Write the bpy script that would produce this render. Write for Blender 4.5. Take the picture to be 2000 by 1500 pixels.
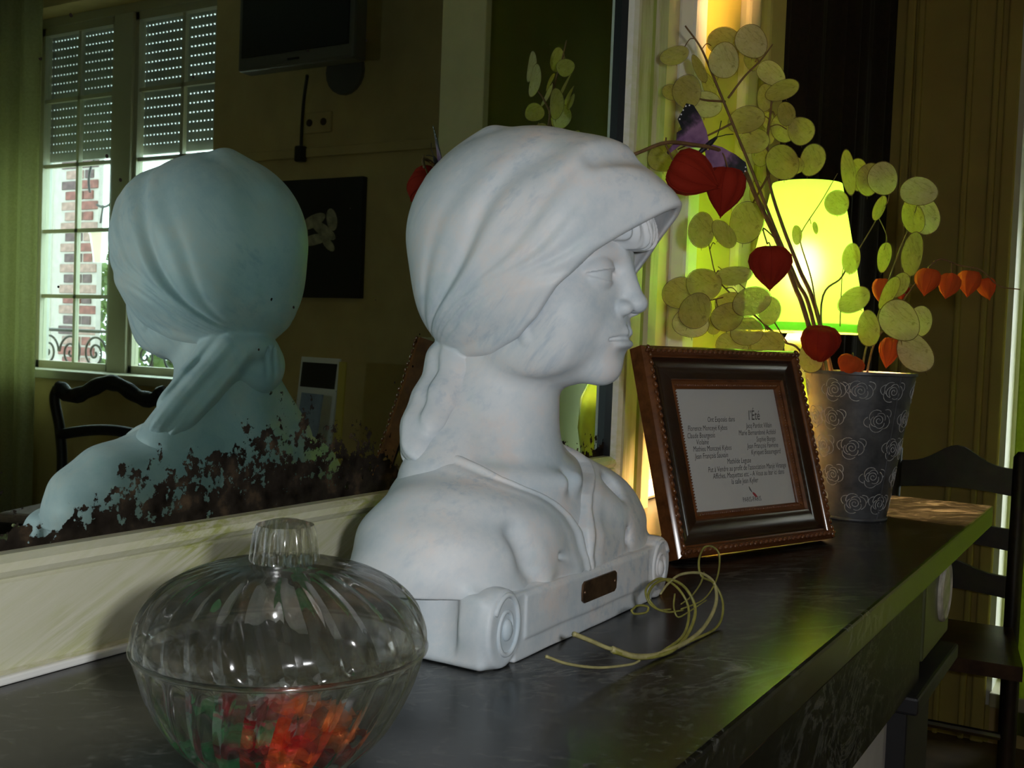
import bpy, math, random
import numpy as np
from mathutils import Vector, Matrix, Quaternion

for _o in list(bpy.data.objects):
    bpy.data.objects.remove(_o, do_unlink=True)
SC = bpy.context.scene
COL = SC.collection
PI = math.pi
random.seed(7)
MZ = 1.0                                    # height of the mantel top above the floor

# ------------------------------------------------------------------ camera
FPX = 2100.0
_yaw, _pitch, _roll = math.radians(30.9), math.radians(-2.2), math.radians(2.2)
CAM = Vector((0.0, -0.488, MZ + 0.18))
_F = Vector((math.cos(_yaw) * math.cos(_pitch), math.sin(_yaw) * math.cos(_pitch), math.sin(_pitch)))
_R0 = Vector((math.sin(_yaw), -math.cos(_yaw), 0))
_U0 = _R0.cross(_F)
_R = _R0 * math.cos(_roll) + _U0 * math.sin(_roll)
_U = _U0 * math.cos(_roll) - _R0 * math.sin(_roll)
cd = bpy.data.cameras.new('camera')
cd.sensor_width = 36.0
cd.lens = FPX / 2000 * 36
cd.clip_start = 0.01
cam = bpy.data.objects.new('camera', cd)
COL.objects.link(cam)
m3 = Matrix((_R, _U, -_F)).transposed()
cam.matrix_world = Matrix.Translation(CAM) @ m3.to_4x4()
SC.camera = cam

# ------------------------------------------------------------------ world, lights, exposure
SC.view_settings.view_transform = 'Standard'
SC.view_settings.look = 'None'
SC.view_settings.gamma = 1
SC.view_settings.exposure = 0.0
SC.view_settings.use_curve_mapping = False
SC.cycles.max_bounces = 9
SC.cycles.diffuse_bounces = 3
SC.cycles.glossy_bounces = 4
SC.cycles.transmission_bounces = 8
SC.cycles.transparent_max_bounces = 10
w = bpy.data.worlds.new('world')
SC.world = w
w.use_nodes = True
w.node_tree.nodes['Background'].inputs[0].default_value = (0.93, 0.97, 1.0, 1)
w.node_tree.nodes['Background'].inputs[1].default_value = 7.0


def point_light(name, loc, power, radius, color=(1, 1, 1)):
    l = bpy.data.lights.new(name, 'POINT')
    l.energy = power
    l.shadow_soft_size = radius
    l.color = color
    o = bpy.data.objects.new(name, l)
    COL.objects.link(o)
    o.location = loc
    return o


# the flash of the camera that took the picture: just right of and above the lens
point_light('camera_flash', CAM + _R * 0.062 + _U * 0.022 - _F * 0.01, 8.8, 0.012, (0.97, 0.985, 1.0))


def portal(name, y0, y1, z0, z1, x):
    l = bpy.data.lights.new(name, 'AREA')
    l.shape = 'RECTANGLE'
    l.size, l.size_y = (z1 - z0), (y1 - y0)
    l.cycles.is_portal = True
    o = bpy.data.objects.new(name, l)
    COL.objects.link(o)
    o.location = (x, (y0 + y1) / 2, (z0 + z1) / 2)
    o.rotation_euler = (0, math.radians(90), 0)
    return o


portal('window_portal', -4.84, -3.31, 0.9, 2.84, 3.83)
portal('window_portal', -1.05, -0.10, 0.12, 2.4, 3.86)


# ------------------------------------------------------------------ helpers
def at(px, py, depth):
    """a point of the place at this distance in front of the photographer"""
    return CAM + (_F + _R * ((px - 1000) / FPX) - _U * ((py - 750) / FPX)) * depth


def on_z(px, py, z):
    d = _F + _R * ((px - 1000) / FPX) - _U * ((py - 750) / FPX)
    return CAM + d * ((z - CAM.z) / d.z)


def on_plane(px, py, p0, n):
    d = _F + _R * ((px - 1000) / FPX) - _U * ((py - 750) / FPX)
    return CAM + d * ((p0 - CAM).dot(n) / d.dot(n))


class G:
    """collects shapes into one mesh"""

    def __init__(self):
        self.v, self.f, self.m = [], [], []

    def add(self, v, f, mi=0):
        b = len(self.v)
        self.v += [tuple(p) for p in v]
        self.f += [tuple(i + b for i in q) for q in f]
        self.m += [mi] * len(f)
        return self

    def box(self, a, b, mi=0, bev=0.0):
        (x0, y0, z0), (x1, y1, z1) = a, b
        if bev <= 0:
            v = [(x0, y0, z0), (x1, y0, z0), (x1, y1, z0), (x0, y1, z0), (x0, y0, z1), (x1, y0, z1), (x1, y1, z1), (x0, y1, z1)]
            f = [(3, 2, 1, 0), (4, 5, 6, 7), (0, 1, 5, 4), (1, 2, 6, 5), (2, 3, 7, 6), (3, 0, 4, 7)]
            return self.add(v, f, mi)
        import bmesh
        bm = bmesh.new()
        bmesh.ops.create_cube(bm, size=1)
        for p in bm.verts:
            p.co = Vector(((x0 + x1) / 2 + p.co.x * (x1 - x0), (y0 + y1) / 2 + p.co.y * (y1 - y0), (z0 + z1) / 2 + p.co.z * (z1 - z0)))
        bmesh.ops.bevel(bm, geom=list(bm.edges), offset=bev, segments=2, affect='EDGES', profile=0.5)
        bm.verts.index_update()
        self.add([p.co[:] for p in bm.verts], [[q.index for q in fc.verts] for fc in bm.faces], mi)
        bm.free()
        return self

    def lathe(self, prof, seg=32, c=(0, 0, 0), mi=0, close=False, rfun=None):
        v, f = [], []
        n = len(prof)
        for i in range(seg):
            t = 2 * PI * i / seg
            for k, (r, z) in enumerate(prof):
                rr = r if rfun is None else rfun(r, z, t, k)
                v.append((c[0] + rr * math.cos(t), c[1] + rr * math.sin(t), c[2] + z))
        for i in range(seg):
            j = (i + 1) % seg
            for k in range(n - 1 if not close else n):
                k2 = (k + 1) % n
                f.append((i * n + k, j * n + k, j * n + k2, i * n + k2))
        return self.add(v, f, mi)

    def tube(self, pts, rad, seg=8, mi=0, cap=True, flat=1.0):
        pts = [Vector(p) for p in pts]
        n = len(pts)
        if not hasattr(rad, '__len__'):
            rad = [rad] * n
        tans = []
        for i in range(n):
            a = pts[max(i - 1, 0)]
            b = pts[min(i + 1, n - 1)]
            t = (b - a)
            tans.append(t.normalized() if t.length > 1e-9 else Vector((0, 0, 1)))
        up = Vector((0, 0, 1)) if abs(tans[0].z) < 0.9 else Vector((1, 0, 0))
        nrm = (up - tans[0] * up.dot(tans[0])).normalized()
        v, f = [], []
        for i in range(n):
            nrm = (nrm - tans[i] * nrm.dot(tans[i]))
            nrm = nrm.normalized() if nrm.length > 1e-9 else tans[i].orthogonal().normalized()
            bn = tans[i].cross(nrm)
            for k in range(seg):
                a = 2 * PI * k / seg
                v.append(pts[i] + nrm * (math.cos(a) * rad[i]) + bn * (math.sin(a) * rad[i] * flat))
        for i in range(n - 1):
            for k in range(seg):
                k2 = (k + 1) % seg
                f.append((i * seg + k, i * seg + k2, (i + 1) * seg + k2, (i + 1) * seg + k))
        if cap:
            f.append(tuple(range(seg))[::-1])
            f.append(tuple((n - 1) * seg + k for k in range(seg)))
        return self.add(v, f, mi)

    def ell(self, c, r, seg=16, rings=10, mi=0, rot=None):
        v, f = [], []
        for i in range(rings + 1):
            a = PI * i / rings
            for k in range(seg):
                b = 2 * PI * k / seg
                p = Vector((r[0] * math.sin(a) * math.cos(b), r[1] * math.sin(a) * math.sin(b), r[2] * math.cos(a)))
                if rot is not None:
                    p = rot @ p
                v.append(p + Vector(c))
        for i in range(rings):
            for k in range(seg):
                k2 = (k + 1) % seg
                f.append((i * seg + k, (i + 1) * seg + k, (i + 1) * seg + k2, i * seg + k2))
        return self.add(v, f, mi)

    def prism(self, poly, depth, frame, mi=0):
        """poly = 2-d outline; frame(u, v, w) maps to 3-d, w from 0 to depth"""
        n = len(poly)
        v = [frame(a, b, 0) for a, b in poly] + [frame(a, b, depth) for a, b in poly]
        f = [tuple(range(n))[::-1], tuple(range(n, 2 * n))]
        for i in range(n):
            j = (i + 1) % n
            f.append((i, j, n + j, n + i))
        return self.add(v, f, mi)

    def grid(self, fun, nu, nv, mi=0, closed_u=False):
        v = [fun(i / (nu if closed_u else nu - 1), j / (nv - 1)) for i in range(nu) for j in range(nv)]
        f = []
        for i in range(nu if closed_u else nu - 1):
            i2 = (i + 1) % nu
            for j in range(nv - 1):
                f.append((i * nv + j, i2 * nv + j, i2 * nv + j + 1, i * nv + j + 1))
        return self.add(v, f, mi)

    def mesh(self, name, mats, smooth=False):
        me = bpy.data.meshes.new(name)
        me.from_pydata([tuple(p) for p in self.v], [], self.f)
        for mt in (mats if isinstance(mats, (list, tuple)) else [mats]):
            me.materials.append(mt)
        me.polygons.foreach_set('material_index', self.m)
        if smooth:
            me.polygons.foreach_set('use_smooth', [True] * len(me.polygons))
            if smooth != 'all':
                try:
                    me.set_sharp_from_angle(angle=math.radians(40 if smooth is True else smooth))
                except Exception:
                    pass
        me.update()
        return me

    def obj(self, name, mats, parent=None, smooth=False, fix=True):
        me = self.mesh(name, mats, smooth)
        if fix:
            import bmesh
            bm = bmesh.new()
            bm.from_mesh(me)
            bmesh.ops.remove_doubles(bm, verts=bm.verts, dist=1e-7)
            bmesh.ops.recalc_face_normals(bm, faces=bm.faces)
            bm.to_mesh(me)
            bm.free()
        return link(name, me, parent)


def link(name, me, parent=None):
    o = bpy.data.objects.new(name, me)
    COL.objects.link(o)
    if parent is not None:
        o.parent = parent
    return o


def tag(o, label=None, cat=None, group=None, kind=None):
    if label:
        o['label'] = label
    if cat:
        o['category'] = cat
    if group:
        o['group'] = group
    if kind:
        o['kind'] = kind
    return o


def thing(name, label, cat, loc=(0, 0, 0), rz=0.0, group=None):
    o = bpy.data.objects.new(name, None)
    o.empty_display_size = 0.05
    COL.objects.link(o)
    o.location = loc
    o.rotation_euler = (0, 0, rz)
    return tag(o, label, cat, group)


def struct(o):
    o['kind'] = 'structure'
    return o


def smoothpath(pts, n=8):
    """Catmull-Rom through the points"""
    P = [Vector(p) for p in pts]
    P = [P[0] * 2 - P[1]] + P + [P[-1] * 2 - P[-2]]
    out = []
    for i in range(1, len(P) - 2):
        for k in range(n):
            t = k / n
            a, b, c, d = P[i - 1], P[i], P[i + 1], P[i + 2]
            out.append(0.5 * ((2 * b) + (c - a) * t + (2 * a - 5 * b + 4 * c - d) * t * t + (3 * b - a - 3 * c + d) * t ** 3))
    out.append(P[-2])
    return out


# ------------------------------------------------------------------ materials
class N:
    """tiny node-tree helper"""

    def __init__(self, name):
        self.mat = bpy.data.materials.new(name)
        self.mat.use_nodes = True
        self.t = self.mat.node_tree
        self.b = self.t.nodes['Principled BSDF']
        self.out = self.t.nodes['Material Output']
        self._co = None

    def new(self, kind, **kw):
        n = self.t.nodes.new(kind)
        for k, v in kw.items():
            if k.startswith('_'):
                setattr(n, k[1:], v)
            else:
                n.inputs[k.replace('__', ' ')].default_value = v
        return n

    def l(self, a, b):
        self.t.links.new(a, b)

    def coord(self, scale=(1, 1, 1), rot=(0, 0, 0)):
        if self._co is None:
            self._co = self.new('ShaderNodeTexCoord')
        mp = self.new('ShaderNodeMapping')
        mp.inputs['Scale'].default_value = scale
        mp.inputs['Rotation'].default_value = rot
        self.l(self._co.outputs['Object'], mp.inputs['Vector'])
        return mp.outputs['Vector']

    def coord2(self, rot, scale):
        """turned first, then stretched"""
        mp = self.new('ShaderNodeMapping')
        mp.inputs['Scale'].default_value = scale
        self.l(self.coord((1, 1, 1), rot), mp.inputs['Vector'])
        return mp.outputs['Vector']

    def noise(self, scale, detail=4, rough=0.55, vec=None, dist=0.0):
        n = self.new('ShaderNodeTexNoise')
        n.inputs['Scale'].default_value = scale
        n.inputs['Detail'].default_value = detail
        n.inputs['Roughness'].default_value = rough
        n.inputs['Distortion'].default_value = dist
        self.l(vec if vec is not None else self.coord(), n.inputs['Vector'])
        return n.outputs['Fac']

    def ramp(self, fac, stops):
        r = self.new('ShaderNodeValToRGB')
        cr = r.color_ramp
        while len(cr.elements) > 1:
            cr.elements.remove(cr.elements[-1])
        for i, (p, c) in enumerate(stops):
            e = cr.elements[0] if i == 0 else cr.elements.new(p)
            e.position = p
            e.color = (c, c, c, 1) if not hasattr(c, '__len__') else (*c, 1)
        self.l(fac, r.inputs['Fac'])
        return r.outputs['Color']

    def mix(self, fac, a, b, mode='MIX'):
        n = self.new('ShaderNodeMix')
        n.data_type = 'RGBA'
        n.blend_type = mode
        for s, val in ((0, fac), (6, a), (7, b)):
            if hasattr(val, 'links') or hasattr(val, 'is_linked'):
                self.l(val, n.inputs[s])
            elif s == 0:
                n.inputs[s].default_value = val
            else:
                n.inputs[s].default_value = (*val, 1)
        return n.outputs[2]

    def math(self, op, a, b=0.0, c=0.0):
        n = self.new('ShaderNodeMath')
        n.operation = op
        for i, val in enumerate((a, b, c)):
            if hasattr(val, 'is_linked'):
                self.l(val, n.inputs[i])
            else:
                n.inputs[i].default_value = val
        return n.outputs[0]

    def color(self, c):
        if hasattr(c, 'is_linked'):
            self.l(c, self.b.inputs['Base Color'])
        else:
            self.b.inputs['Base Color'].default_value = (*c, 1)
        return self

    def set(self, **kw):
        for k, v in kw.items():
            k = k.replace('_', ' ')
            if hasattr(v, 'is_linked'):
                self.l(v, self.b.inputs[k])
            else:
                self.b.inputs[k].default_value = v
        return self

    def bump(self, h, strength=0.3, dist=0.002):
        n = self.new('ShaderNodeBump')
        n.inputs['Strength'].default_value = strength
        n.inputs['Distance'].default_value = dist
        self.l(h, n.inputs['Height'])
        self.l(n.outputs['Normal'], self.b.inputs['Normal'])
        return self


def simple(name, c, rough=0.5, metal=0.0, var=0.15, scale=40, bump=0.0, spec=0.5):
    n = N(name)
    if var > 0:
        f = n.noise(scale)
        lo = tuple(max(0, x * (1 - var)) for x in c)
        hi = tuple(min(1, x * (1 + var)) for x in c)
        n.color(n.ramp(f, [(0.3, lo), (0.7, hi)]))
        if bump:
            n.bump(f, bump, 0.001)
    else:
        n.color(c)
    n.set(Roughness=rough, Metallic=metal)
    n.b.inputs['Specular IOR Level'].default_value = spec
    return n.mat


def brushed(name, base, streak, rot, amount=0.5, rough=0.5, sc=(6, 60, 60)):
    """paint rubbed on with visible brush strokes"""
    n = N(name)
    v = n.coord2(rot, sc)
    f = n.noise(1.0, 6, 0.7, v)
    g = n.noise(11.0, 3, 0.5)
    h = n.math('MULTIPLY', n.ramp(f, [(0.42, 0.0), (0.60, 1.0)]), n.ramp(g, [(0.40, 0.15), (0.62, 1.0)]))
    c = n.mix(n.math('MULTIPLY', h, amount), base, streak)
    hl = n.ramp(f, [(0.30, 1.0), (0.40, 0.0)])
    c = n.mix(n.math('MULTIPLY', hl, 0.35), c, tuple(min(1, x * 1.25 + 0.04) for x in base))
    n.color(c)
    n.set(Roughness=rough)
    n.bump(f, 0.2, 0.0006)
    return n.mat


M = {}
M['wall'] = simple('wall_green', (0.66, 0.50, 0.22), 0.75, scale=6, var=0.10)
M['wall_shaded'] = simple('wall_green_shaded', (0.26, 0.26, 0.045), 0.7, scale=5, var=0.1)  # partition green with the shade of its upper part put into the colour
M['wall_lit'] = simple('wall_anis_lit', (0.86, 0.82, 0.42), 0.7, scale=5, var=0.08)  # partition green brightened: low daylight put into the colour
M['wall_panel'] = simple('wall_panel', (0.84, 0.72, 0.42), 0.6, scale=5, var=0.08)
M['wall_olive'] = simple('wall_olive', (0.50, 0.42, 0.12), 0.65, scale=5, var=0.1)
M['cream'] = simple('cream_paint', (0.82, 0.80, 0.52), 0.5, scale=12, var=0.06)
M['white_paint'] = simple('white_paint', (0.80, 0.80, 0.76), 0.45, scale=12, var=0.04)
M['ceiling'] = simple('ceiling_white', (0.75, 0.75, 0.70), 0.8, scale=4, var=0.04)
M['floor'] = simple('floor_dark', (0.10, 0.07, 0.045), 0.45, scale=14, var=0.3)
M['rail'] = brushed('rail_paint', (0.60, 0.59, 0.45), (0.36, 0.39, 0.09), (0, math.radians(24), 0), 0.9, 0.42, (14, 260, 260))
M['rail_bead'] = brushed('rail_bead', (0.84, 0.83, 0.74), (0.55, 0.60, 0.24), (0, 0, 0), 0.6, 0.42, (9, 90, 90))
M['stile'] = brushed('stile_paint', (0.60, 0.58, 0.40), (0.36, 0.37, 0.08), (0, 0, 0), 0.8, 0.45, (90, 90, 9))
M['stile_green'] = simple('stile_green', (0.30, 0.36, 0.08), 0.45, scale=20, var=0.2)
M['black'] = simple('black_paint', (0.012, 0.012, 0.014), 0.5, var=0.0)
M['blackwood'] = simple('black_wood', (0.014, 0.012, 0.011), 0.45, scale=30, var=0.4)
M['iron'] = simple('cast_iron', (0.02, 0.02, 0.022), 0.5, 0.3, scale=60, var=0.4)
M['darkcurtain'] = simple('dark_curtain', (0.012, 0.007, 0.003), 0.9, scale=80, var=0.3)
M['shutter'] = simple('shutter_grey', (0.50, 0.50, 0.47), 0.5, scale=30, var=0.05)
M['pvc'] = simple('window_white', (0.52, 0.50, 0.36), 0.4, scale=10, var=0.03)
M['tvblack'] = simple('tv_black', (0.008, 0.008, 0.009), 0.3, var=0)
M['tvgrey'] = simple('tv_grey', (0.13, 0.125, 0.11), 0.4, var=0)
M['wooddark'] = simple('dark_wood', (0.05, 0.03, 0.02), 0.35, scale=25, var=0.4)
M['card_white'] = simple('card_white', (0.8, 0.8, 0.8), 0.6, var=0)
M['card_blue'] = simple('card_blue', (0.25, 0.33, 0.5), 0.6, var=0.2, scale=20)
M['card_yellow'] = simple('card_yellow', (0.6, 0.48, 0.1), 0.6, var=0)
M['brick'] = simple('brick_red', (0.17, 0.06, 0.055), 0.85, scale=30, var=0.4)
M['brick2'] = simple('brick_dark', (0.09, 0.052, 0.058), 0.85, scale=30, var=0.4)
M['brick3'] = simple('brick_pale', (0.25, 0.155, 0.14), 0.85, scale=30, var=0.3)
M['lime'] = simple('lime_mortar', (0.36, 0.32, 0.31), 0.9, scale=20, var=0.1)
M['leaf'] = simple('leaf_green', (0.085, 0.13, 0.02), 0.6, scale=3, var=0.5)
M['ground'] = simple('outside_ground', (0.45, 0.44, 0.40), 0.9, scale=3, var=0.2)
M['seat_pink'] = simple('seat_fabric', (0.45, 0.33, 0.30), 0.8, scale=60, var=0.15)


def cloth(name, c, trans=0.4, scale=80):
    n = N(name)
    f = n.noise(scale)
    col = n.ramp(f, [(0.3, tuple(x * 0.88 for x in c)), (0.7, tuple(min(1, x * 1.1) for x in c))])
    n.color(col)
    n.set(Roughness=0.9)
    tl = n.new('ShaderNodeBsdfTranslucent')
    n.l(col, tl.inputs['Color'])
    mx = n.new('ShaderNodeMixShader')
    mx.inputs[0].default_value = trans
    n.l(n.b.outputs[0], mx.inputs[1])
    n.l(tl.outputs[0], mx.inputs[2])
    n.l(mx.outputs[0], n.out.inputs['Surface'])
    return n.mat


M['greencurtain'] = cloth('green_curtain', (0.62, 0.62, 0.36), 0.5)
M['sheercurtain'] = cloth('green_sheer', (0.42, 0.50, 0.10), 0.5)


def glass_thin(name, tint=(1, 1, 1), refl=0.06):
    n = N(name)
    tr = n.new('ShaderNodeBsdfTransparent')
    tr.inputs[0].default_value = (*tint, 1)
    gl = n.new('ShaderNodeBsdfGlossy')
    gl.inputs['Roughness'].default_value = 0.01
    mx = n.new('ShaderNodeMixShader')
    mx.inputs[0].default_value = refl
    n.l(tr.outputs[0], mx.inputs[1])
    n.l(gl.outputs[0], mx.inputs[2])
    n.l(mx.outputs[0], n.out.inputs['Surface'])
    return n.mat


M['pane'] = glass_thin('window_pane', (0.97, 1.0, 0.98), 0.05)
M['glazing'] = glass_thin('picture_glass', (1, 1, 1), 0.025)


def m_marble(name, rough, spec):
    n = N(name)
    v1 = n.coord2((0, 0, math.radians(34)), (6, 17, 17))
    w1 = n.noise(1.0, 8, 0.66, v1, 1.4)
    veins = n.ramp(n.math('ABSOLUTE', n.math('SUBTRACT', w1, 0.5)), [(0.0, 1.0), (0.010, 0.6), (0.024, 0.0)])
    v2 = n.coord2((0, math.radians(60), math.radians(40)), (26, 170, 170))
    w2 = n.noise(1.0, 6, 0.72, v2, 0.5)
    fine = n.ramp(w2, [(0.545, 0.0), (0.64, 1.0)])
    patch = n.ramp(n.noise(7.0, 4), [(0.36, 0.1), (0.66, 1.0)])
    base = n.ramp(n.noise(24.0, 5), [(0.3, (0.002, 0.0022, 0.002)), (0.7, (0.008, 0.0085, 0.0075))])
    c = n.mix(n.math('MULTIPLY', fine, n.math('MULTIPLY', patch, 0.75)), base, (0.105, 0.105, 0.092))
    vp = n.ramp(n.noise(4.0, 2), [(0.45, 0.0), (0.62, 1.0)])
    c = n.mix(n.math('MULTIPLY', veins, n.math('MULTIPLY', vp, 0.7)), c, (0.17, 0.17, 0.15))
    fl = n.ramp(n.noise(16.0, 3), [(0.70, 0.0), (0.74, 1.0)])
    c = n.mix(n.math('MULTIPLY', fl, 0.6), c, (0.16, 0.16, 0.15))
    n.color(c)
    n.set(Roughness=rough)
    n.b.inputs['Specular IOR Level'].default_value = spec
    n.bump(w2, 0.03, 0.0003)
    return n.mat


M['marble'] = m_marble('dark_marble', 0.23, 0.42)
M['marble_honed'] = m_marble('dark_marble_honed', 0.42, 0.25)


def m_plaster():
    n = N('painted_plaster')
    f = n.noise(13, 6, 0.68)
    base = n.ramp(f, [(0.32, (0.47, 0.56, 0.62)), (0.5, (0.62, 0.66, 0.69)), (0.68, (0.72, 0.70, 0.69))])
    pink = n.ramp(n.noise(26, 5, 0.65), [(0.54, 0.0), (0.70, 1.0)])
    c = n.mix(n.math('MULTIPLY', pink, 0.5), base, (0.70, 0.61, 0.575))
    # dry brush strokes running up along the folds
    v = n.coord2((math.radians(-42), math.radians(8), 0), (130, 150, 16))
    st = n.noise(1.0, 5, 0.65, v)
    patch = n.ramp(n.noise(11, 3), [(0.42, 0.0), (0.60, 1.0)])
    blue = n.math('MULTIPLY', n.ramp(st, [(0.50, 0.0), (0.66, 1.0)]), patch)
    c = n.mix(n.math('MULTIPLY', blue, 0.6), c, (0.38, 0.47, 0.56))
    pale = n.math('MULTIPLY', n.ramp(st, [(0.34, 1.0), (0.46, 0.0)]), n.ramp(n.noise(17, 3), [(0.45, 0.0), (0.6, 1.0)]))
    c = n.mix(n.math('MULTIPLY', pale, 0.30), c, (0.76, 0.76, 0.75))
    teal = n.ramp(n.noise(31, 3), [(0.62, 0.0), (0.72, 1.0)])
    c = n.mix(n.math('MULTIPLY', teal, 0.22), c, (0.45, 0.60, 0.58))
    speck = n.ramp(n.noise(520, 2), [(0.21, 1.0), (0.24, 0.0)])
    c = n.mix(n.math('MULTIPLY', speck, 0.22), c, (0.34, 0.35, 0.37))
    n.color(c)
    n.set(Roughness=0.52)
    n.b.inputs['Specular IOR Level'].default_value = 0.35
    hb = n.math('ADD', n.math('MULTIPLY', st, 0.55), n.math('MULTIPLY', n.noise(170, 4), 0.5))
    n.bump(hb, 0.22, 0.0008)
    return n.mat


M['plaster'] = m_plaster()


def m_mirror():
    n = N('old_mirror')
    gl = n.new('ShaderNodeBsdfGlossy')
    gl.inputs['Color'].default_value = (0.50, 0.66, 0.63, 1)
    gl.inputs['Roughness'].default_value = 0.012
    co = n.new('ShaderNodeTexCoord')
    sp = n.new('ShaderNodeSeparateXYZ')
    n.l(co.outputs['Object'], sp.inputs[0])
    z = sp.outputs['Z']            # height above the lower edge of the glass
    x = sp.outputs['X']
    big = n.noise(16, 3, 0.6)
    small = n.noise(70, 5, 0.62)
    tiny = n.noise(190, 3, 0.6)
    # silver gone: everything along the lower edge, breaking up into islands above
    gx = n.math('DIVIDE', n.math('SUBTRACT', x, 0.86), 0.085)
    spot = n.math('POWER', 2.718, n.math('MULTIPLY', n.math('MULTIPLY', gx, gx), -1.0))
    hmax = n.math('ADD', n.math('MULTIPLY', n.math('SUBTRACT', big, 0.40), 0.10), 0.020)
    hmax = n.math('ADD', hmax, n.math('MULTIPLY', spot, 0.045))
    band = n.math('SUBTRACT', 1.0, n.math('DIVIDE', z, n.math('MAXIMUM', hmax, 0.012)))
    mask = n.math('ADD', band, n.math('MULTIPLY', n.math('SUBTRACT', small, 0.5), 3.4))
    mask = n.math('ADD', mask, n.math('MULTIPLY', n.math('SUBTRACT', tiny, 0.5), 1.6))
    lim = n.math('LESS_THAN', z, 0.16)
    m1 = n.math('MULTIPLY', n.ramp(mask, [(0.38, 0.0), (0.50, 1.0)]), lim)
    # single pin holes higher up
    vor = n.new('ShaderNodeTexVoronoi')
    vor.inputs['Scale'].default_value = 55
    n.l(n.coord(), vor.inputs['Vector'])
    pin = n.math('MULTIPLY', n.math('LESS_THAN', vor.outputs['Distance'], 0.06), n.math('LESS_THAN', big, 0.47))
    m = n.math('MAXIMUM', m1, pin)
    df = n.new('ShaderNodeBsdfDiffuse')
    n.l(n.ramp(n.noise(60, 4), [(0.3, (0.006, 0.005, 0.004)), (0.55, (0.025, 0.020, 0.015)), (0.75, (0.085, 0.058, 0.034))]), df.inputs['Color'])
    mx = n.new('ShaderNodeMixShader')
    n.l(m, mx.inputs[0])
    n.l(gl.outputs[0], mx.inputs[1])
    n.l(df.outputs[0], mx.inputs[2])
    n.l(mx.outputs[0], n.out.inputs['Surface'])
    return n.mat


M['mirror'] = m_mirror()

# ------------------------------------------------------------------ the room
XF = 3.6           # far wall with the windows
ZC = 3.0


def box_struct(name, a, b, mat, parent=None):
    o = G().box(a, b).obj(name, mat, parent)
    if parent is None:
        struct(o)
    return o


floor = box_struct('floor', (-2.2, -5.7, -0.1), (3.9, 0.6, 0.0), M['floor'])
ceil = box_struct('ceiling', (-2.2, -5.7, ZC), (3.9, 0.6, ZC + 0.1), M['ceiling'])
box_struct('wall_opposite', (-2.2, -5.7, 0), (3.9, -5.5, ZC), M['wall'])
box_struct('wall_left', (-2.2, -5.5, 0), (-2.0, 0.6, ZC), M['wall'])
W1 = (-4.84, -3.31, 0.90, 2.84)        # y0, y1, z0, z1
W2 = (-1.05, -0.10, 0.12, 2.40)
g = G()
X1 = XF + 0.25
for (y0, y1, z0, z1) in ((-5.5, W1[0], 0, ZC), (W1[0], W1[1], 0, W1[2]), (W1[0], W1[1], W1[3], ZC), (W1[1], W2[0], 0, ZC),
                         (W2[0], W2[1], 0, W2[2]), (W2[0], W2[1], W2[3], ZC)):
    g.box((XF, y0, z0), (X1, y1, z1))
wf = struct(g.obj('wall_far', M['wall']))
# the panelled stretch of the far wall beside the mantel
wp = struct(G().box((XF, W2[1], 0), (X1, 0.6, ZC)).obj('wall_far_panelled', M['wall_olive']))
for (y0, y1) in ((-0.088, -0.048), (-0.032, -0.012), (0.045, 0.063), (0.195, 0.215), (0.222, 0.25)):
    G().box((XF - 0.022, y0, 0), (XF + 0.001, y1, ZC), bev=0.006).obj('panel_moulding', M['wall_olive'], wp)
# white reveal of the near window
rv = G()
rv.box((XF - 0.012, W2[1] - 0.004, W2[2]), (X1, W2[1] + 0.012, W2[3]))
struct(rv.obj('trim_1', M['white_paint']))
# short partition with a painted end post
pt = struct(G().box((2.66, -1.335, 0), (XF, -1.20, ZC)).obj('wall_partition', M['wall_shaded']))  # body carries the painted shade seen above the lit strip
G().box((2.662, -1.20, 0), (XF, -1.192, 1.12)).obj('lower_wall_lit', M['wall_lit'], pt)  # added panel: window light on the lower wall, painted as brighter colour
G().box((2.662, -1.20, 1.12), (XF, -1.186, 1.14), bev=0.003).obj('lit_wall_rail', M['wall_lit'], pt)  # added strip closing off the painted light
G().box((2.63, -1.345, 0), (2.662, -1.19, ZC), bev=0.004).obj('end_post', M['cream'], pt)
# chimney breast and the alcove beyond it
box_struct('wall_chimney', (-2.0, 0.03, 0), (1.60, 0.45, ZC), M['wall_panel'])
box_struct('wall_alcove', (1.60, 0.45, 0), (XF, 0.6, ZC), M['wall_olive'])
M['applegreen'] = simple('apple_green', (0.80, 0.66, 0.12), 0.55, scale=6, var=0.08)
struct(G().box((1.262, 0.026, MZ + 0.02), (1.43, 0.031, ZC)).obj('trim_6', M['applegreen']))
tr = struct(G().box((1.225, 0.006, MZ), (1.262, 0.031, ZC), bev=0.005).obj('trim_2', M['white_paint']))
tr = struct(G().box((1.43, 0.012, MZ), (1.475, 0.031, ZC), bev=0.006).obj('trim_3', M['wall_panel']))
tr = struct(G().box((1.525, 0.014, MZ), (1.60, 0.031, ZC), bev=0.006).obj('trim_4', M['wall_olive']))
struct(G().box((1.13, 0.020, MZ), (1.53, 0.031, MZ + 0.022), bev=0.004).obj('baseboard_chimney', M['white_paint']))
# cable trunking on the television wall
struct(G().box((XF - 0.02, -3.2, 1.955), (XF + 0.001, -1.34, 1.995), bev=0.004).obj('trim_5', M['wall']))
struct(G().box((XF - 0.018, -3.2, 0), (XF + 0.001, -1.34, 0.12), bev=0.004).obj('baseboard_far', M['cream']))


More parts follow.
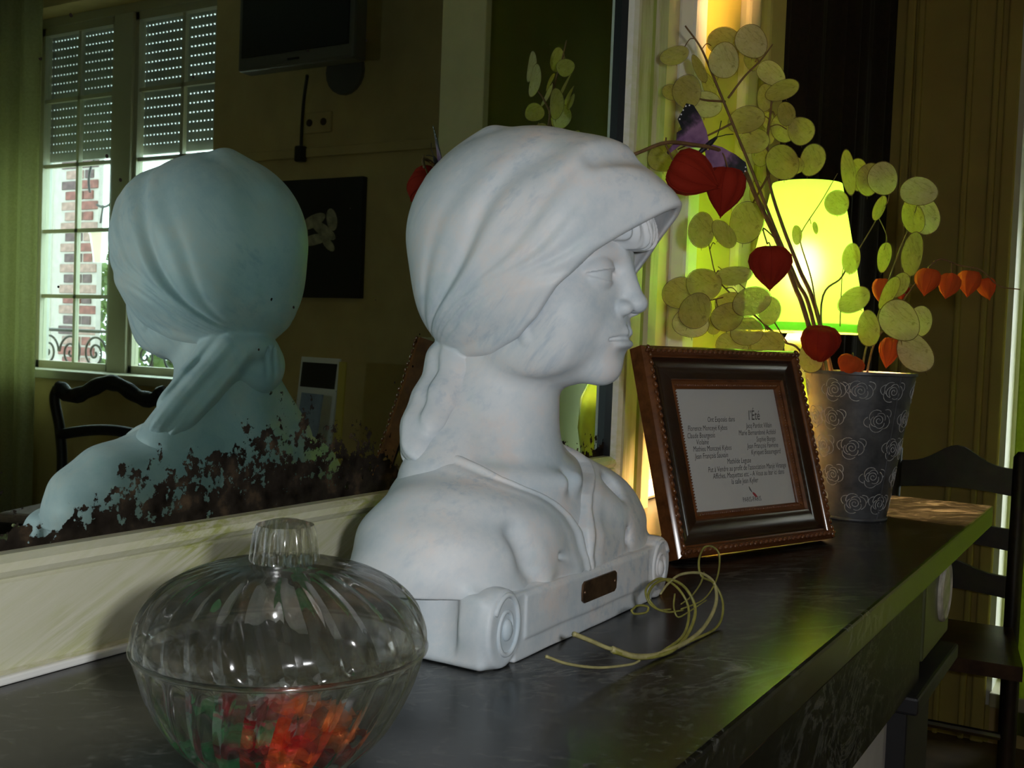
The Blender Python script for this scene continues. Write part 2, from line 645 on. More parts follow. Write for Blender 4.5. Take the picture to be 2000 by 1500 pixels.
def shutter_slat_mesh(length, pitch):
    """one slat with its row of light slots, lying along y"""
    gg = G()
    gg.box((0, 0, 0.009), (0.009, length, pitch))
    nh = max(4, int(length / 0.026))
    p = length / nh
    for i in range(nh):
        gg.box((0.001, i * p + p * 0.20, 0), (0.008, i * p + p * 0.80, 0.0091))
    return gg.mesh('slat', M['shutter'])


def window(name, W, mull, shut_z, rows, label_side):
    y0, y1, z0, z1 = W
    t = bpy.data.objects.new(name, None)
    COL.objects.link(t)
    struct(t)
    t.location = (XF + 0.165, y0, z0)
    H, L = z1 - z0, y1 - y0

    def B(nm, a, b, mat, bev=0.004, parent=t):
        return G().box(a, b, bev=bev).obj(nm, mat, parent)
    B('jamb', (-0.03, 0, 0), (0.03, 0.045, H), M['pvc'])
    B('jamb', (-0.03, L - 0.045, 0), (0.03, L, H), M['pvc'])
    B('head', (-0.03, 0, H - 0.05), (0.03, L, H), M['pvc'])
    B('sill', (-0.20, -0.0, 0), (0.03, L, 0.045), M['pvc'])
    for a in mull:
        B('mullion', (-0.04, a[0], 0.045), (0.03, a[1], H - 0.05), M['pvc'])
    cells = [0.045] + [v for a in mull for v in a] + [L - 0.045]
    for k in range(0, len(cells), 2):
        a, b = cells[k], cells[k + 1]
        sash = G()
        for (p, q) in (((a, 0.045), (a + 0.028, H - 0.05)), ((b - 0.028, 0.045), (b, H - 0.05)), ((a, 0.045), (b, 0.085)), ((a, H - 0.09), (b, H - 0.05))):
            sash.box((-0.022, p[0], p[1]), (0.022, q[0], q[1]))
        s = sash.obj('sash', M['pvc'], t)
        ya, yb, za, zb = a + 0.028, b - 0.028, 0.085, H - 0.09
        mid = (ya + yb) / 2
        G().box((-0.012, mid - 0.010, za), (0.012, mid + 0.010, zb)).obj('glazing_bar', M['pvc'], s)
        zs = [za + (zb - za) * r / rows for r in range(rows + 1)]
        for r in range(1, rows):
            G().box((-0.012, ya, zs[r] - 0.010), (0.012, yb, zs[r] + 0.010)).obj('glazing_bar', M['pvc'], s)
        for r in range(rows):
            for (p, q) in ((ya, mid - 0.010), (mid + 0.010, yb)):
                G().box((-0.002, p, zs[r] + 0.008), (0.002, q, zs[r + 1] - 0.008)).obj('pane', M['pane'], s)
    # roller shutter, let down part of the way
    sh = B('shutter_guide', (0.055, 0.0, 0), (0.075, 0.02, H), M['shutter'], 0)
    pitch = 0.047
    me = shutter_slat_mesh(L - 0.04, pitch)
    nsl = int((z1 - shut_z) / pitch)
    for i in range(nsl):
        o = link('slat', me, sh)
        o.location = (0.06, 0.02, shut_z - z0 + 0.05 + i * pitch)
    G().box((0.055, 0.02, shut_z - z0), (0.073, L - 0.02, shut_z - z0 + 0.05), bev=0.003).obj('bottom_bar', M['shutter'], sh)
    return t


window('window_1', W1, [(0.655, 0.80)], 2.08, 5, '')
window('window_2', W2, [(0.44, 0.51)], 1.60, 4, '')

# ------------------------------------------------------------------ outside the windows
struct(G().box((3.9, -9, -0.3), (12, 4, -0.05)).obj('ground_outside', M['ground']))


def far(px, py, X):
    """real point on the plane x = X that the mirror shows at this pixel"""
    d = _F + _R * ((px - 1000) / FPX) - _U * ((py - 750) / FPX)
    p = CAM + d * ((X - CAM.x) / d.x)
    return Vector((X, 0.03 - p.y, p.z))


# brick pier seen through the window
XB = 5.2
a, b = far(100, 500, XB), far(188, 500, XB)
pier = thing('brick_pier', 'pale mortared pier of weathered red bricks outside the shuttered window', 'pier', (XB, a.y, 0))
PW = abs(b.y - a.y)
G().box((0.008, 0, 0), (0.05, PW, 3.2)).obj('mortar', M['lime'], pier)
bm_ = [G().box((0, 0, 0), (0.03, 0.20, 0.062), bev=0.005).mesh('brick', M[k]) for k in ('brick', 'brick2', 'brick3')]
hm_ = [G().box((0, 0, 0), (0.03, 0.10, 0.062), bev=0.005).mesh('brick', M[k]) for k in ('brick', 'brick2', 'brick3')]
rnd = random.Random(3)
z = 0.5
row = 0
while z < 3.0:
    y = 0.10 + (0.05 if row % 2 else 0.0)
    while y < PW - 0.06:
        if y + 0.20 <= PW + 0.01:
            me, wd = rnd.choice(bm_), 0.215
        else:
            me, wd = rnd.choice(hm_), 0.115
        if y + wd - 0.015 <= PW + 0.01:
            o = link('brick', me, pier)
            o.location = (rnd.uniform(-0.006, 0.004), y, z)
        y += wd
    z += 0.077
    row += 1
G().box((-0.02, -0.28, 0), (0.05, -0.02, 3.2), bev=0.004).obj('corner_post', M['white_paint'], pier)


def bush(name, label, c, r, n, seed, size=0.16):
    """crown of separate leaves on a stem"""
    t = thing(name, label, 'tree', (c[0], c[1], -0.05))
    rr = random.Random(seed)
    gg = G()
    for i in range(n):
        while True:
            p = Vector((rr.uniform(-1, 1), rr.uniform(-1, 1), rr.uniform(-1, 1)))
            if 0.45 < p.length < 1:
                break
        p = Vector((p.x * r[0], p.y * r[1], c[2] + 0.05 + p.z * r[2]))
        q = Quaternion((rr.uniform(-1, 1), rr.uniform(-1, 1), rr.uniform(-1, 1), rr.uniform(-1, 1))).normalized()
        s = size * rr.uniform(0.6, 1.2)
        v = [p + q @ Vector(k) * s for k in ((0, 0, 0), (0.5, 0.28, 0.05), (1, 0, 0), (0.5, -0.28, 0.05))]
        gg.add(v, [(0, 1, 2, 3)])
    o = gg.obj('foliage', M['leaf'], t, fix=False)
    o['kind'] = 'stuff'
    G().tube([(0, 0, 0), (0.03, 0, c[2] * 0.5), (0, 0.02, c[2])], [0.08, 0.06, 0.03]).obj('trunk', M['wooddark'], t)
    return t


p = far(195, 560, 7.2)
bush('garden_tree', 'sunlit green tree beyond the brick pier outside the window', (7.4, p.y + 0.55, 0.95), (0.7, 1.5, 1.25), 2600, 1)
bush('garden_shrub', 'green shrub outside the window at the far right edge', (5.6, -0.25, 0.9), (0.5, 0.9, 1.3), 1400, 2)

# wrought iron lantern on its bracket
XL = 4.55
c = far(203, 350, XL)
lan = thing('street_lantern', 'iron scroll bracket carrying a small white lantern outside the window', 'lantern', (XL, c.y, c.z))
s = 0.11
G().tube([(0, s * 1.35 * math.cos(t), s * 1.6 * math.sin(t)) for t in np.linspace(-2.0, 3.6, 40)], 0.008, 6).obj('scroll', M['iron'], lan)
l0 = far(195, 485, XL)
dz = l0.z - c.z
dy = l0.y - c.y
G().tube([(0, 0, -s * 1.5), (0, dy, dz + 0.16)], 0.007, 6).obj('hanger', M['iron'], lan)
gg = G()
gg.lathe([(0.0, 0.13), (0.03, 0.12), (0.075, 0.10), (0.075, 0.09), (0.07, 0.09), (0.038, -0.09), (0.0, -0.095)], 6, (0, dy, dz))
gg.obj('lamp_housing', M['white_paint'], lan)

# balcony railing with scrolls
XR = 4.2
c = far(185, 690, XR)
rail = thing('balcony_railing', 'rusty wrought iron railing of scrolls below the shuttered window', 'railing', (XR, c.y, c.z))
G().tube([(0, -1.2, 0.13), (0, 1.5, 0.13)], 0.010, 6).obj('top_bar', M['iron'], rail)
G().tube([(0, -1.2, -0.20), (0, 1.5, -0.20)], 0.010, 6).obj('bottom_bar', M['iron'], rail)
sp = []
for t in np.linspace(0, 4.2 * PI, 60):
    r = 0.105 * (1 - t / (4.6 * PI))
    sp.append((0, r * math.cos(t), r * math.sin(t)))
me = G().tube(sp, 0.007, 6).mesh('scroll', M['iron'], 'all')
for k in range(-4, 7):
    o = link('scroll', me, rail)
    o.location = (0, 0.22 * k, 0.0)
    if k % 2:
        o.scale = (1, -1, 1)
for k in (-1.2, 1.5):
    G().tube([(0, k, -c.z - 0.05), (0, k, 0.13)], 0.012, 6).obj('post', M['iron'], rail)

# ------------------------------------------------------------------ things in the part of the room that the mirror shows
def curtain(name, label, y0, y1, x, z0, z1, mat, folds, amp, seed, axis='y'):
    rr = random.Random(seed)
    ph = [rr.uniform(0, 6.28) for _ in range(4)]

    def f(u, v):
        a = y0 + (y1 - y0) * u
        d = amp * (math.sin(u * folds * 2 * PI + ph[0]) + 0.35 * math.sin(u * folds * 4.7 * PI + ph[1] + v * 0.6)) * (0.75 + 0.25 * v)
        zz = z0 + (z1 - z0) * v
        return (x + d, a, zz) if axis == 'y' else (a, x + d, zz)
    n = int(folds * 16)
    gg = G()
    gg.grid(f, n, 10)
    o = gg.obj(name, mat, None, 'all', fix=False)
    md = o.modifiers.new('thick', 'SOLIDIFY')
    md.thickness = 0.004
    return tag(o, label, 'curtain')


curtain('window_curtain', 'long pale green curtain hanging left of the shuttered window', -5.05, -4.40, 3.44, 0.05, 2.92, M['greencurtain'], 4, 0.030, 4)
curtain('door_curtain', 'light green curtain over the window at the right edge behind the chair', -0.93, -0.135, 3.56, 0.05, 2.6, M['sheercurtain'], 7, 0.016, 6)
curtain('alcove_curtain', 'dark brown pleated curtain filling the alcove behind the lamp', 1.68, 3.42, 0.27, 0.03, 2.95, M['darkcurtain'], 11, 0.028, 5, 'x')

# television on a wall arm
tv = thing('wall_television', 'black television with grey bezel on a wall arm above the dark picture', 'television', (3.30, -2.52, 2.26))
G().box((-0.03, -0.31, 0), (0.05, 0.31, 0.46), bev=0.012).obj('body', M['tvgrey'], tv)
G().box((-0.036, -0.285, 0.055), (-0.028, 0.285, 0.44), bev=0.002).obj('screen', M['tvblack'], tv)
G().box((-0.034, -0.03, 0.022), (-0.029, 0.03, 0.030)).obj('badge', M['tvblack'], tv)
gg = G().box((0.05, -0.08, 0.10), (0.09, 0.08, 0.30))
gg.tube([(0.08, 0, 0.2), (0.3, 0.03, 0.1)], 0.02)
gg.obj('wall_arm', M['tvblack'], tv)
gg = G()
gg.lathe([(0, 0), (0.10, 0), (0.10, 0.02), (0, 0.02)], 20)
o = gg.obj('wall_plate', M['tvgrey'], tv)
o.location = (0.30, 0.0, 0.05)
o.rotation_euler = (0, -PI / 2, 0)
cb = thing('television_cable', 'black cable with a plug hanging loose below the television', 'cable', (0, 0, 0))
pts = [far(600, 148, 3.42), far(594, 190, 3.5), far(590, 240, 3.56), far(588, 290, 3.57)]
G().tube(smoothpath(pts), 0.008, 6).obj('cord', M['tvblack'], cb, 'all')
p = far(587, 303, 3.57)
G().box((p.x - 0.02, p.y - 0.022, p.z - 0.03), (p.x + 0.02, p.y + 0.022, p.z + 0.04), bev=0.008).obj('plug', M['tvblack'], cb)
p = far(622, 240, XF)
so = thing('wall_socket', 'cream double socket plate on the wall under the television', 'socket', (XF, p.y, p.z))
G().box((-0.012, -0.08, -0.045), (0.001, 0.08, 0.045), bev=0.004).obj('plate', M['wall'], so)
for k in (-0.04, 0.04):
    gg = G().lathe([(0, 0), (0.016, 0), (0.016, 0.004), (0, 0.004)], 14)
    o = gg.obj('outlet', M['wooddark'], so)
    o.rotation_euler = (0, -PI / 2, 0)
    o.location = (-0.0125, k, 0)

# dark picture with a pale flower-like figure
p0, p1 = far(560, 355, XF), far(703, 583, XF)
pc = thing('dark_picture', 'square dark unframed picture with a pale curled figure on wall', 'picture', (XF, (p0.y + p1.y) / 2, p1.z))
hw, hh = abs(p0.y - p1.y) / 2 + 0.02, p0.z - p1.z
G().box((-0.03, -hw, 0), (0.001, hw, hh), bev=0.003).obj('canvas', M['black'], pc)
M['pale_figure'] = simple('pale_figure', (0.42, 0.38, 0.26), 0.7, scale=30, var=0.4)
gg = G()
for (yy, zz, ry, rz, rt) in ((-0.03, 0.33, 0.075, 0.028, 0.35), (0.03, 0.29, 0.080, 0.026, -0.5), (-0.02, 0.25, 0.085, 0.024, 0.15), (0.075, 0.335, 0.030, 0.050, 0.3), (0.06, 0.23, 0.045, 0.020, -0.7), (-0.09, 0.29, 0.03, 0.045, 0.4)):
    gg.ell((-0.0305, yy, zz), (0.002, ry, rz), 14, 8, rot=Matrix.Rotation(rt, 3, 'X'))
gg.obj('painted_figure', M['pale_figure'], pc, 'all')

# side table with leaflets
tb = thing('side_table', 'dark wooden table carrying leaflets near the end post', 'table', (2.50, -1.78, 0))
G().box((-0.33, -0.30, 0.73), (0.33, 0.24, 0.76), bev=0.005).obj('tabletop', M['wooddark'], tb)
for sx in (-0.28, 0.28):
    for sy in (-0.25, 0.19):
        G().box((sx - 0.022, sy - 0.022, 0), (sx + 0.022, sy + 0.022, 0.731), bev=0.004).obj('leg', M['wooddark'], tb)


def leaflet(name, label, x, y, w_, h_, mat, tilt, rz, band=None):
    t = thing(name, label, 'leaflet', (x, y, 0.76), rz)
    q = Matrix.Rotation(tilt, 3, 'Y')

    def fr(a_, b_, c_):
        return q @ Vector((c_, a_, b_))
    G().prism([(-w_ / 2, 0), (w_ / 2, 0), (w_ / 2, h_), (-w_ / 2, h_)], 0.006, fr).obj('card', mat, t)
    if band:
        G().prism([(-w_ / 2 * 0.9, h_ * band[0]), (w_ / 2 * 0.9, h_ * band[0]), (w_ / 2 * 0.9, h_ * band[1]), (-w_ / 2 * 0.9, h_ * band[1])], 0.001, lambda a_, b_, c_: fr(a_, b_, c_ - 0.0012)).obj('printed_band', band[2], t)
    return t


leaflet('tall_leaflet', 'tall pale leaflet with dark printed band standing on side table', 2.62, -1.80, 0.20, 0.35, M['card_white'], 0.10, 0.2, (0.72, 0.95, M['black']))
leaflet('blue_leaflet', 'blue grey leaflet leaning in front of the tall one', 2.52, -1.74, 0.12, 0.24, M['card_blue'], 0.12, 0.3)
leaflet('yellow_leaflet', 'narrow yellow edged card at the end of side table', 2.58, -1.655, 0.03, 0.34, M['card_yellow'], 0.05, 0.1)


def louis_chair(loc, rz):
    t = thing('carved_chair', 'black carved chair with curved crest rail near the window', 'chair', loc, rz)
    mt = M['blackwood']
    top = [(0, y, 0.93 + 0.03 * math.cos(y / 0.25 * PI * 1.5) * (1 if abs(y) < 0.2 else 0.4)) for y in np.linspace(-0.235, 0.235, 23)]
    G().tube(top, [0.026 + 0.008 * abs(math.cos(k * 0.9)) for k in range(23)], 8).obj('crest_rail', mt, t, 'all')
    for s_ in (-1, 1):
        pth = smoothpath([(0.02, s_ * 0.215, 0.44), (0.0, s_ * 0.205, 0.60), (-0.01, s_ * 0.225, 0.76), (0, s_ * 0.245, 0.88), (0, s_ * 0.232, 0.93)])
        G().tube(pth, 0.021, 8).obj('post', mt, t, 'all')
    mid = [(0, y, 0.74 + 0.03 * math.cos(y / 0.22 * PI * 0.5)) for y in np.linspace(-0.22, 0.22, 15)]
    G().tube(mid, 0.022, 8).obj('cross_rail', mt, t, 'all')
    G().box((0.0, -0.22, 0.40), (0.42, 0.22, 0.45), bev=0.012).obj('seat_frame', mt, t)
    G().box((0.02, -0.205, 0.445), (0.40, 0.205, 0.485), bev=0.016).obj('seat', M['seat_pink'], t)
    for (lx, ly) in ((0.03, -0.19), (0.03, 0.19), (0.38, -0.19), (0.38, 0.19)):
        G().tube(smoothpath([(lx, ly, 0.41), (lx + 0.012, ly * 1.04, 0.25), (lx - 0.005, ly, 0.10), (lx + 0.008, ly * 1.02, 0)]), 0.018, 8).obj('leg', mt, t, 'all')
    return t


c = far(215, 770, 2.85)
louis_chair((2.85, c.y, 0), math.radians(160))


def ladder_chair(loc, rz):
    t = thing('ladder_back_chair', 'dark ladder back chair with arched slats standing past the mantel end', 'chair', loc, rz)
    mt = M['blackwood']
    for s_ in (-1, 1):
        G().tube([(0, s_ * 0.165, 0), (0, s_ * 0.165, 0.45), (0.03, s_ * 0.165, 0.92), (0.03, s_ * 0.165, 0.935)], [0.018, 0.021, 0.021, 0.010], 10).obj('post', mt, t, 50)
    for (z0, hgt, arch) in ((0.81, 0.075, 0.055), (0.66, 0.06, 0.03), (0.53, 0.06, 0.03)):
        poly = []
        ys = np.linspace(-0.16, 0.16, 19)
        for y in ys:
            poly.append((y, z0 + hgt * 0.5 + hgt * 0.5 + arch * math.exp(-(y / 0.07) ** 2)))
        for y in ys[::-1]:
            poly.append((y, z0 + 0.012 * math.cos(y / 0.16 * PI / 2)))
        G().prism(poly, 0.018, lambda a_, b_, c_: (0.012 + (b_ - 0.45) * 0.06 + c_ - 0.009, a_, b_)).obj('slat', mt, t)
    G().prism([(-0.02, -0.17), (-0.42, -0.22), (-0.43, 0.22), (-0.02, 0.17)], 0.035, lambda a_, b_, c_: (a_, b_, 0.425 + c_)).obj('seat', M['wooddark'], t)
    for s_ in (-1, 1):
        G().tube([(-0.40, s_ * 0.195, 0), (-0.40, s_ * 0.195, 0.43)], 0.019, 10).obj('leg', mt, t, 50)
        G().tube([(0, s_ * 0.165, 0.22), (-0.40, s_ * 0.195, 0.22)], 0.010, 8).obj('stretcher', mt, t)
    G().tube([(-0.40, -0.195, 0.28), (-0.40, 0.195, 0.28)], 0.010, 8).obj('stretcher', mt, t)
    return t


ladder_chair((3.20, -0.02, 0), math.radians(2))

# ------------------------------------------------------------------ mantelpiece
mp = thing('mantelpiece', 'dark veined marble mantelpiece running below the mirror', 'mantelpiece', (0, 0, 0))
XE = 1.458
G().box((-1.3, -0.322, MZ - 0.026), (XE, 0.03, MZ), bev=0.0025).obj('shelf_slab', M['marble'], mp)
G().box((-1.1, -0.302, 0.859), (1.118, 0.03, MZ - 0.026), bev=0.002).obj('frieze', M['marble_honed'], mp)
M['block_olive'] = simple('block_olive', (0.075, 0.085, 0.03), 0.4, scale=14, var=0.2)
G().box((1.117, -0.292, 0.859), (1.133, 0.03, MZ - 0.026)).obj('black_fillet', M['black'], mp)
bl = G().box((1.132, -0.302, 0.875), (1.285, 0.03, MZ - 0.026), bev=0.003).obj('corner_block', M['block_olive'], mp)
md = G().lathe([(0, 0.004), (0.018, 0.0045), (0.026, 0.003), (0.030, 0.005), (0.034, 0.003), (0.034, 0), (0, 0)], 28)
M['porcelain'] = simple('medallion_cream', (0.50, 0.46, 0.38), 0.35, scale=60, var=0.35)
o = md.obj('medallion', M['porcelain'], bl, True)
o.rotation_euler = (PI / 2, 0, 0)
o.location = (1.237, -0.302, 0.930)
G().box((1.06, -0.312, 0.842), (1.30, 0.03, 0.860), bev=0.003).obj('leg_cap', M['black'], mp)
G().box((1.075, -0.300, 0), (1.20, 0.03, 0.843), bev=0.003).obj('leg', M['black'], mp)
G().box((-1.0, -0.300, 0), (-0.8, 0.03, 0.860), bev=0.003).obj('leg', M['black'], mp)
M['boardgrey'] = simple('board_grey', (0.52, 0.50, 0.48), 0.6, scale=20, var=0.06)
bd = G().box((0.55, -0.282, 0.0), (1.076, -0.262, 0.860)).obj('hearth_board', M['boardgrey'], mp)
G().box((0.90, -0.290, 0.0), (0.935, -0.281, 0.860), bev=0.003).obj('moulding', M['boardgrey'], bd)
G().box((-0.8, -0.262, 0.0), (0.55, -0.242, 0.860)).obj('hearth_back', M['black'], mp)

# ------------------------------------------------------------------ mirror in its painted frame
XM0, XM1, ZM0, ZM1 = -0.30, 1.036, MZ + 0.063, 2.35
mr = thing('overmantel_mirror', 'old mirror losing its silver in a cream green painted frame above mantel', 'mirror', (XM0, 0.015, MZ))
L = XM1 - XM0
o = G().box((-0.004, 0.0, 0.060), (L + 0.004, 0.004, ZM1 - MZ)).obj('glass', M['mirror'], mr)
me = o.data
for v in me.vertices:
    v.co.z -= 0.063
o.location = (0, 0, 0.063)
G().box((-0.1, 0.004, 0.0), (L + 0.075, 0.014, ZM1 - MZ + 0.1)).obj('backing_board', M['wooddark'], mr)
# bottom rail: flat board, rounded moulding above, white bead at the foot
yb = -0.015          # room-side plane of the frame
prof = [(0.010, 0.0), (yb - 0.004, 0.0), (yb - 0.004, 0.004), (yb, 0.006), (yb, 0.050), (yb + 0.0022, 0.0515), (yb + 0.0005, 0.053),
        (yb - 0.001, 0.056), (yb + 0.001, 0.0598), (yb + 0.007, 0.0630), (0.010, 0.0632)]
gg = G()
gg.prism(prof, L + 0.0905, lambda a_, b_, c_: (c_ - 0.09, a_, b_))
gg.obj('bottom_rail', M['rail'], mr)
G().box((-0.09, yb - 0.006, 0.0), (L + 0.0005, yb + 0.002, 0.0045), bev=0.0012).obj('foot_bead', M['white_paint'], mr)
# right stile
st = [(0.0, 0.010), (0.0, yb + 0.007), (0.004, yb + 0.002), (0.012, yb), (0.015, yb + 0.0018), (0.018, yb), (0.048, yb), (0.052, yb + 0.002),
      (0.056, yb), (0.062, yb - 0.003), (0.083, yb - 0.003), (0.083, 0.010)]
for side, nm in ((1, 'right'), (-1, 'left')):
    gg = G()
    x0 = L if side > 0 else 0
    z0 = 0.0
    gg.prism([(a_, b_) for a_, b_ in st], ZM1 - MZ - z0 + 0.08, lambda a_, b_, c_: (x0 + side * a_, b_, z0 + c_))
    o = gg.obj('stile', [M['stile'], M['black'], M['rail_bead'], M['stile_green']], mr)
    for p in o.data.polygons:
        cx = (p.center.x - x0) * side
        if cx < 0.0006:
            p.material_index = 1
        elif cx < 0.0125:
            p.material_index = 2
        elif 0.0495 < cx < 0.0545:
            p.material_index = 3
gg = G()
gg.prism([(yb, 0), (yb, 0.08), (0.01, 0.08), (0.01, 0)], L, lambda a_, b_, c_: (c_, a_, b_ + ZM1 - MZ))
gg.obj('top_rail', M['stile'], mr)

# ------------------------------------------------------------------ sculpting by signed distance, for the plaster bust
def ln(x):
    return np.sqrt((x * x).sum(-1))


def s_ell(p, c, r):
    q = p - np.array(c, np.float32)
    r = np.array(r, np.float32)
    k0 = ln(q / r)
    k1 = ln(q / (r * r))
    return k0 * (k0 - 1.0) / np.maximum(k1, 1e-6)


def s_sph(p, c, r):
    return ln(p - np.array(c, np.float32)) - r


def s_cap(p, a, b, ra, rb=None):
    rb = ra if rb is None else rb
    a = np.array(a, np.float32)
    ba = np.array(b, np.float32) - a
    pa = p - a
    h = np.clip((pa @ ba) / float(ba @ ba), 0, 1)
    return ln(pa - h[..., None] * ba) - (ra + (rb - ra) * h)


def s_chain(p, pts, rad, k=0.0):
    d = None
    for i in range(len(pts) - 1):
        e = s_cap(p, pts[i], pts[i + 1], rad[i], rad[i + 1])
        d = e if d is None else (smin(d, e, k) if k > 0 else np.minimum(d, e))
    return d


def s_box(p, c, h, r):
    q = np.abs(p - np.array(c, np.float32)) - (np.array(h, np.float32) - r)
    return ln(np.maximum(q, 0)) + np.minimum(q.max(-1), 0) - r


def smin(a, b, k):
    h = np.maximum(k - np.abs(a - b), 0) / k
    return np.minimum(a, b) - h * h * k * 0.25


def smax(a, b, k):
    return -smin(-a, -b, k)


def sculpt(f, lo, hi, step):
    """surface nets over the zero level of f, evaluated only near the surface"""
    lo = np.array(lo, np.float32)
    nb = np.ceil((np.array(hi) - lo) / (step * 4)).astype(int)
    n = nb * 4
    bx = [lo[i] + (np.arange(nb[i]) * 4 + 1.5) * step for i in range(3)]
    cp = np.stack(np.meshgrid(*bx, indexing='ij'), -1).reshape(-1, 3).astype(np.float32)
    cv = np.concatenate([f(cp[i:i + 400000]) for i in range(0, len(cp), 400000)])
    keep = np.abs(cv) < step * 4 * 1.9
    F = np.repeat(np.repeat(np.repeat(cv.reshape(nb), 4, 0), 4, 1), 4, 2).astype(np.float32)
    idx = np.argwhere(keep.reshape(nb)) * 4
    off = np.stack(np.meshgrid(*[np.arange(4)] * 3, indexing='ij'), -1).reshape(-1, 3)
    for i in range(0, len(idx), 6000):
        gi = (idx[i:i + 6000, None, :] + off[None]).reshape(-1, 3)
        F[gi[:, 0], gi[:, 1], gi[:, 2]] = f((lo + gi * step).astype(np.float32))
    S = F < 0
    c = S[:-1, :-1, :-1].astype(np.int8)
    for dx in (0, 1):
        for dy in (0, 1):
            for dz_ in (0, 1):
                if dx + dy + dz_:
                    c = c + S[dx:n[0] - 1 + dx, dy:n[1] - 1 + dy, dz_:n[2] - 1 + dz_]
    act = np.argwhere((c > 0) & (c < 8))
    vid = np.full(c.shape, -1, np.int32)
    vid[act[:, 0], act[:, 1], act[:, 2]] = np.arange(len(act))
    acc = np.zeros((len(act), 3), np.float64)
    cnt = np.zeros(len(act))
    cor = [(0, 0, 0), (1, 0, 0), (0, 1, 0), (1, 1, 0), (0, 0, 1), (1, 0, 1), (0, 1, 1), (1, 1, 1)]
    val = [F[act[:, 0] + a[0], act[:, 1] + a[1], act[:, 2] + a[2]] for a in cor]
    for i in range(8):
        for j in range(i + 1, 8):
            d = np.array(cor[j]) - np.array(cor[i])
            if np.abs(d).sum() != 1:
                continue
            m = (val[i] < 0) != (val[j] < 0)
            t = val[i][m] / (val[i][m] - val[j][m])
            acc[m] += np.array(cor[i]) + t[:, None] * d
            cnt[m] += 1
    V = lo + (act + acc / cnt[:, None]) * step
    Q = []
    for ax in range(3):
        o1, o2 = [(1, 2), (2, 0), (0, 1)][ax]
        sl = [slice(0, None)] * 3
        a_ = np.argwhere(np.take(S, range(0, n[ax] - 1), ax) != np.take(S, range(1, n[ax]), ax))
        a_ = a_[(a_[:, o1] > 0) & (a_[:, o2] > 0) & (a_[:, o1] < n[o1] - 1) & (a_[:, o2] < n[o2] - 1)]
        e1 = np.zeros(3, int)
        e1[o1] = 1
        e2 = np.zeros(3, int)
        e2[o2] = 1
        q = [vid[tuple((a_ - k).T)] for k in (e1 * 0, e1, e1 + e2, e2)]
        q = np.stack(q, 1)
        fl = S[tuple(a_.T)]
        q[~fl] = q[~fl][:, ::-1]
        Q.append(q)
    Q = np.concatenate(Q)
    Q = Q[(Q >= 0).all(1)]
    return V, Q


def np_mesh(name, V, Q, mat):
    me = bpy.data.meshes.new(name)
    me.vertices.add(len(V))
    me.vertices.foreach_set('co', V.astype(np.float32).ravel())
    me.loops.add(Q.size)
    me.loops.foreach_set('vertex_index', Q.astype(np.int32).ravel())
    me.polygons.add(len(Q))
    me.polygons.foreach_set('loop_start', np.arange(0, Q.size, 4, dtype=np.int32))
    me.polygons.foreach_set('use_smooth', np.ones(len(Q), bool))
    me.materials.append(mat)
    me.update(calc_edges=True)
    me.validate()
    return me


BX, BY = 0.612, -0.125
TURN = math.radians(6)
HP = np.array([0, -13.0, 0], np.float32)      # the head turns about this upright axis


def head(p):
    q = p - HP
    c_, s_ = math.cos(-TURN), math.sin(-TURN)
    return np.stack([c_ * q[:, 0] - s_ * q[:, 1], s_ * q[:, 0] + c_ * q[:, 1], q[:, 2]], 1) + HP


def mir(p):
    q = p.copy()
    q[:, 0] = np.abs(q[:, 0])
    return q


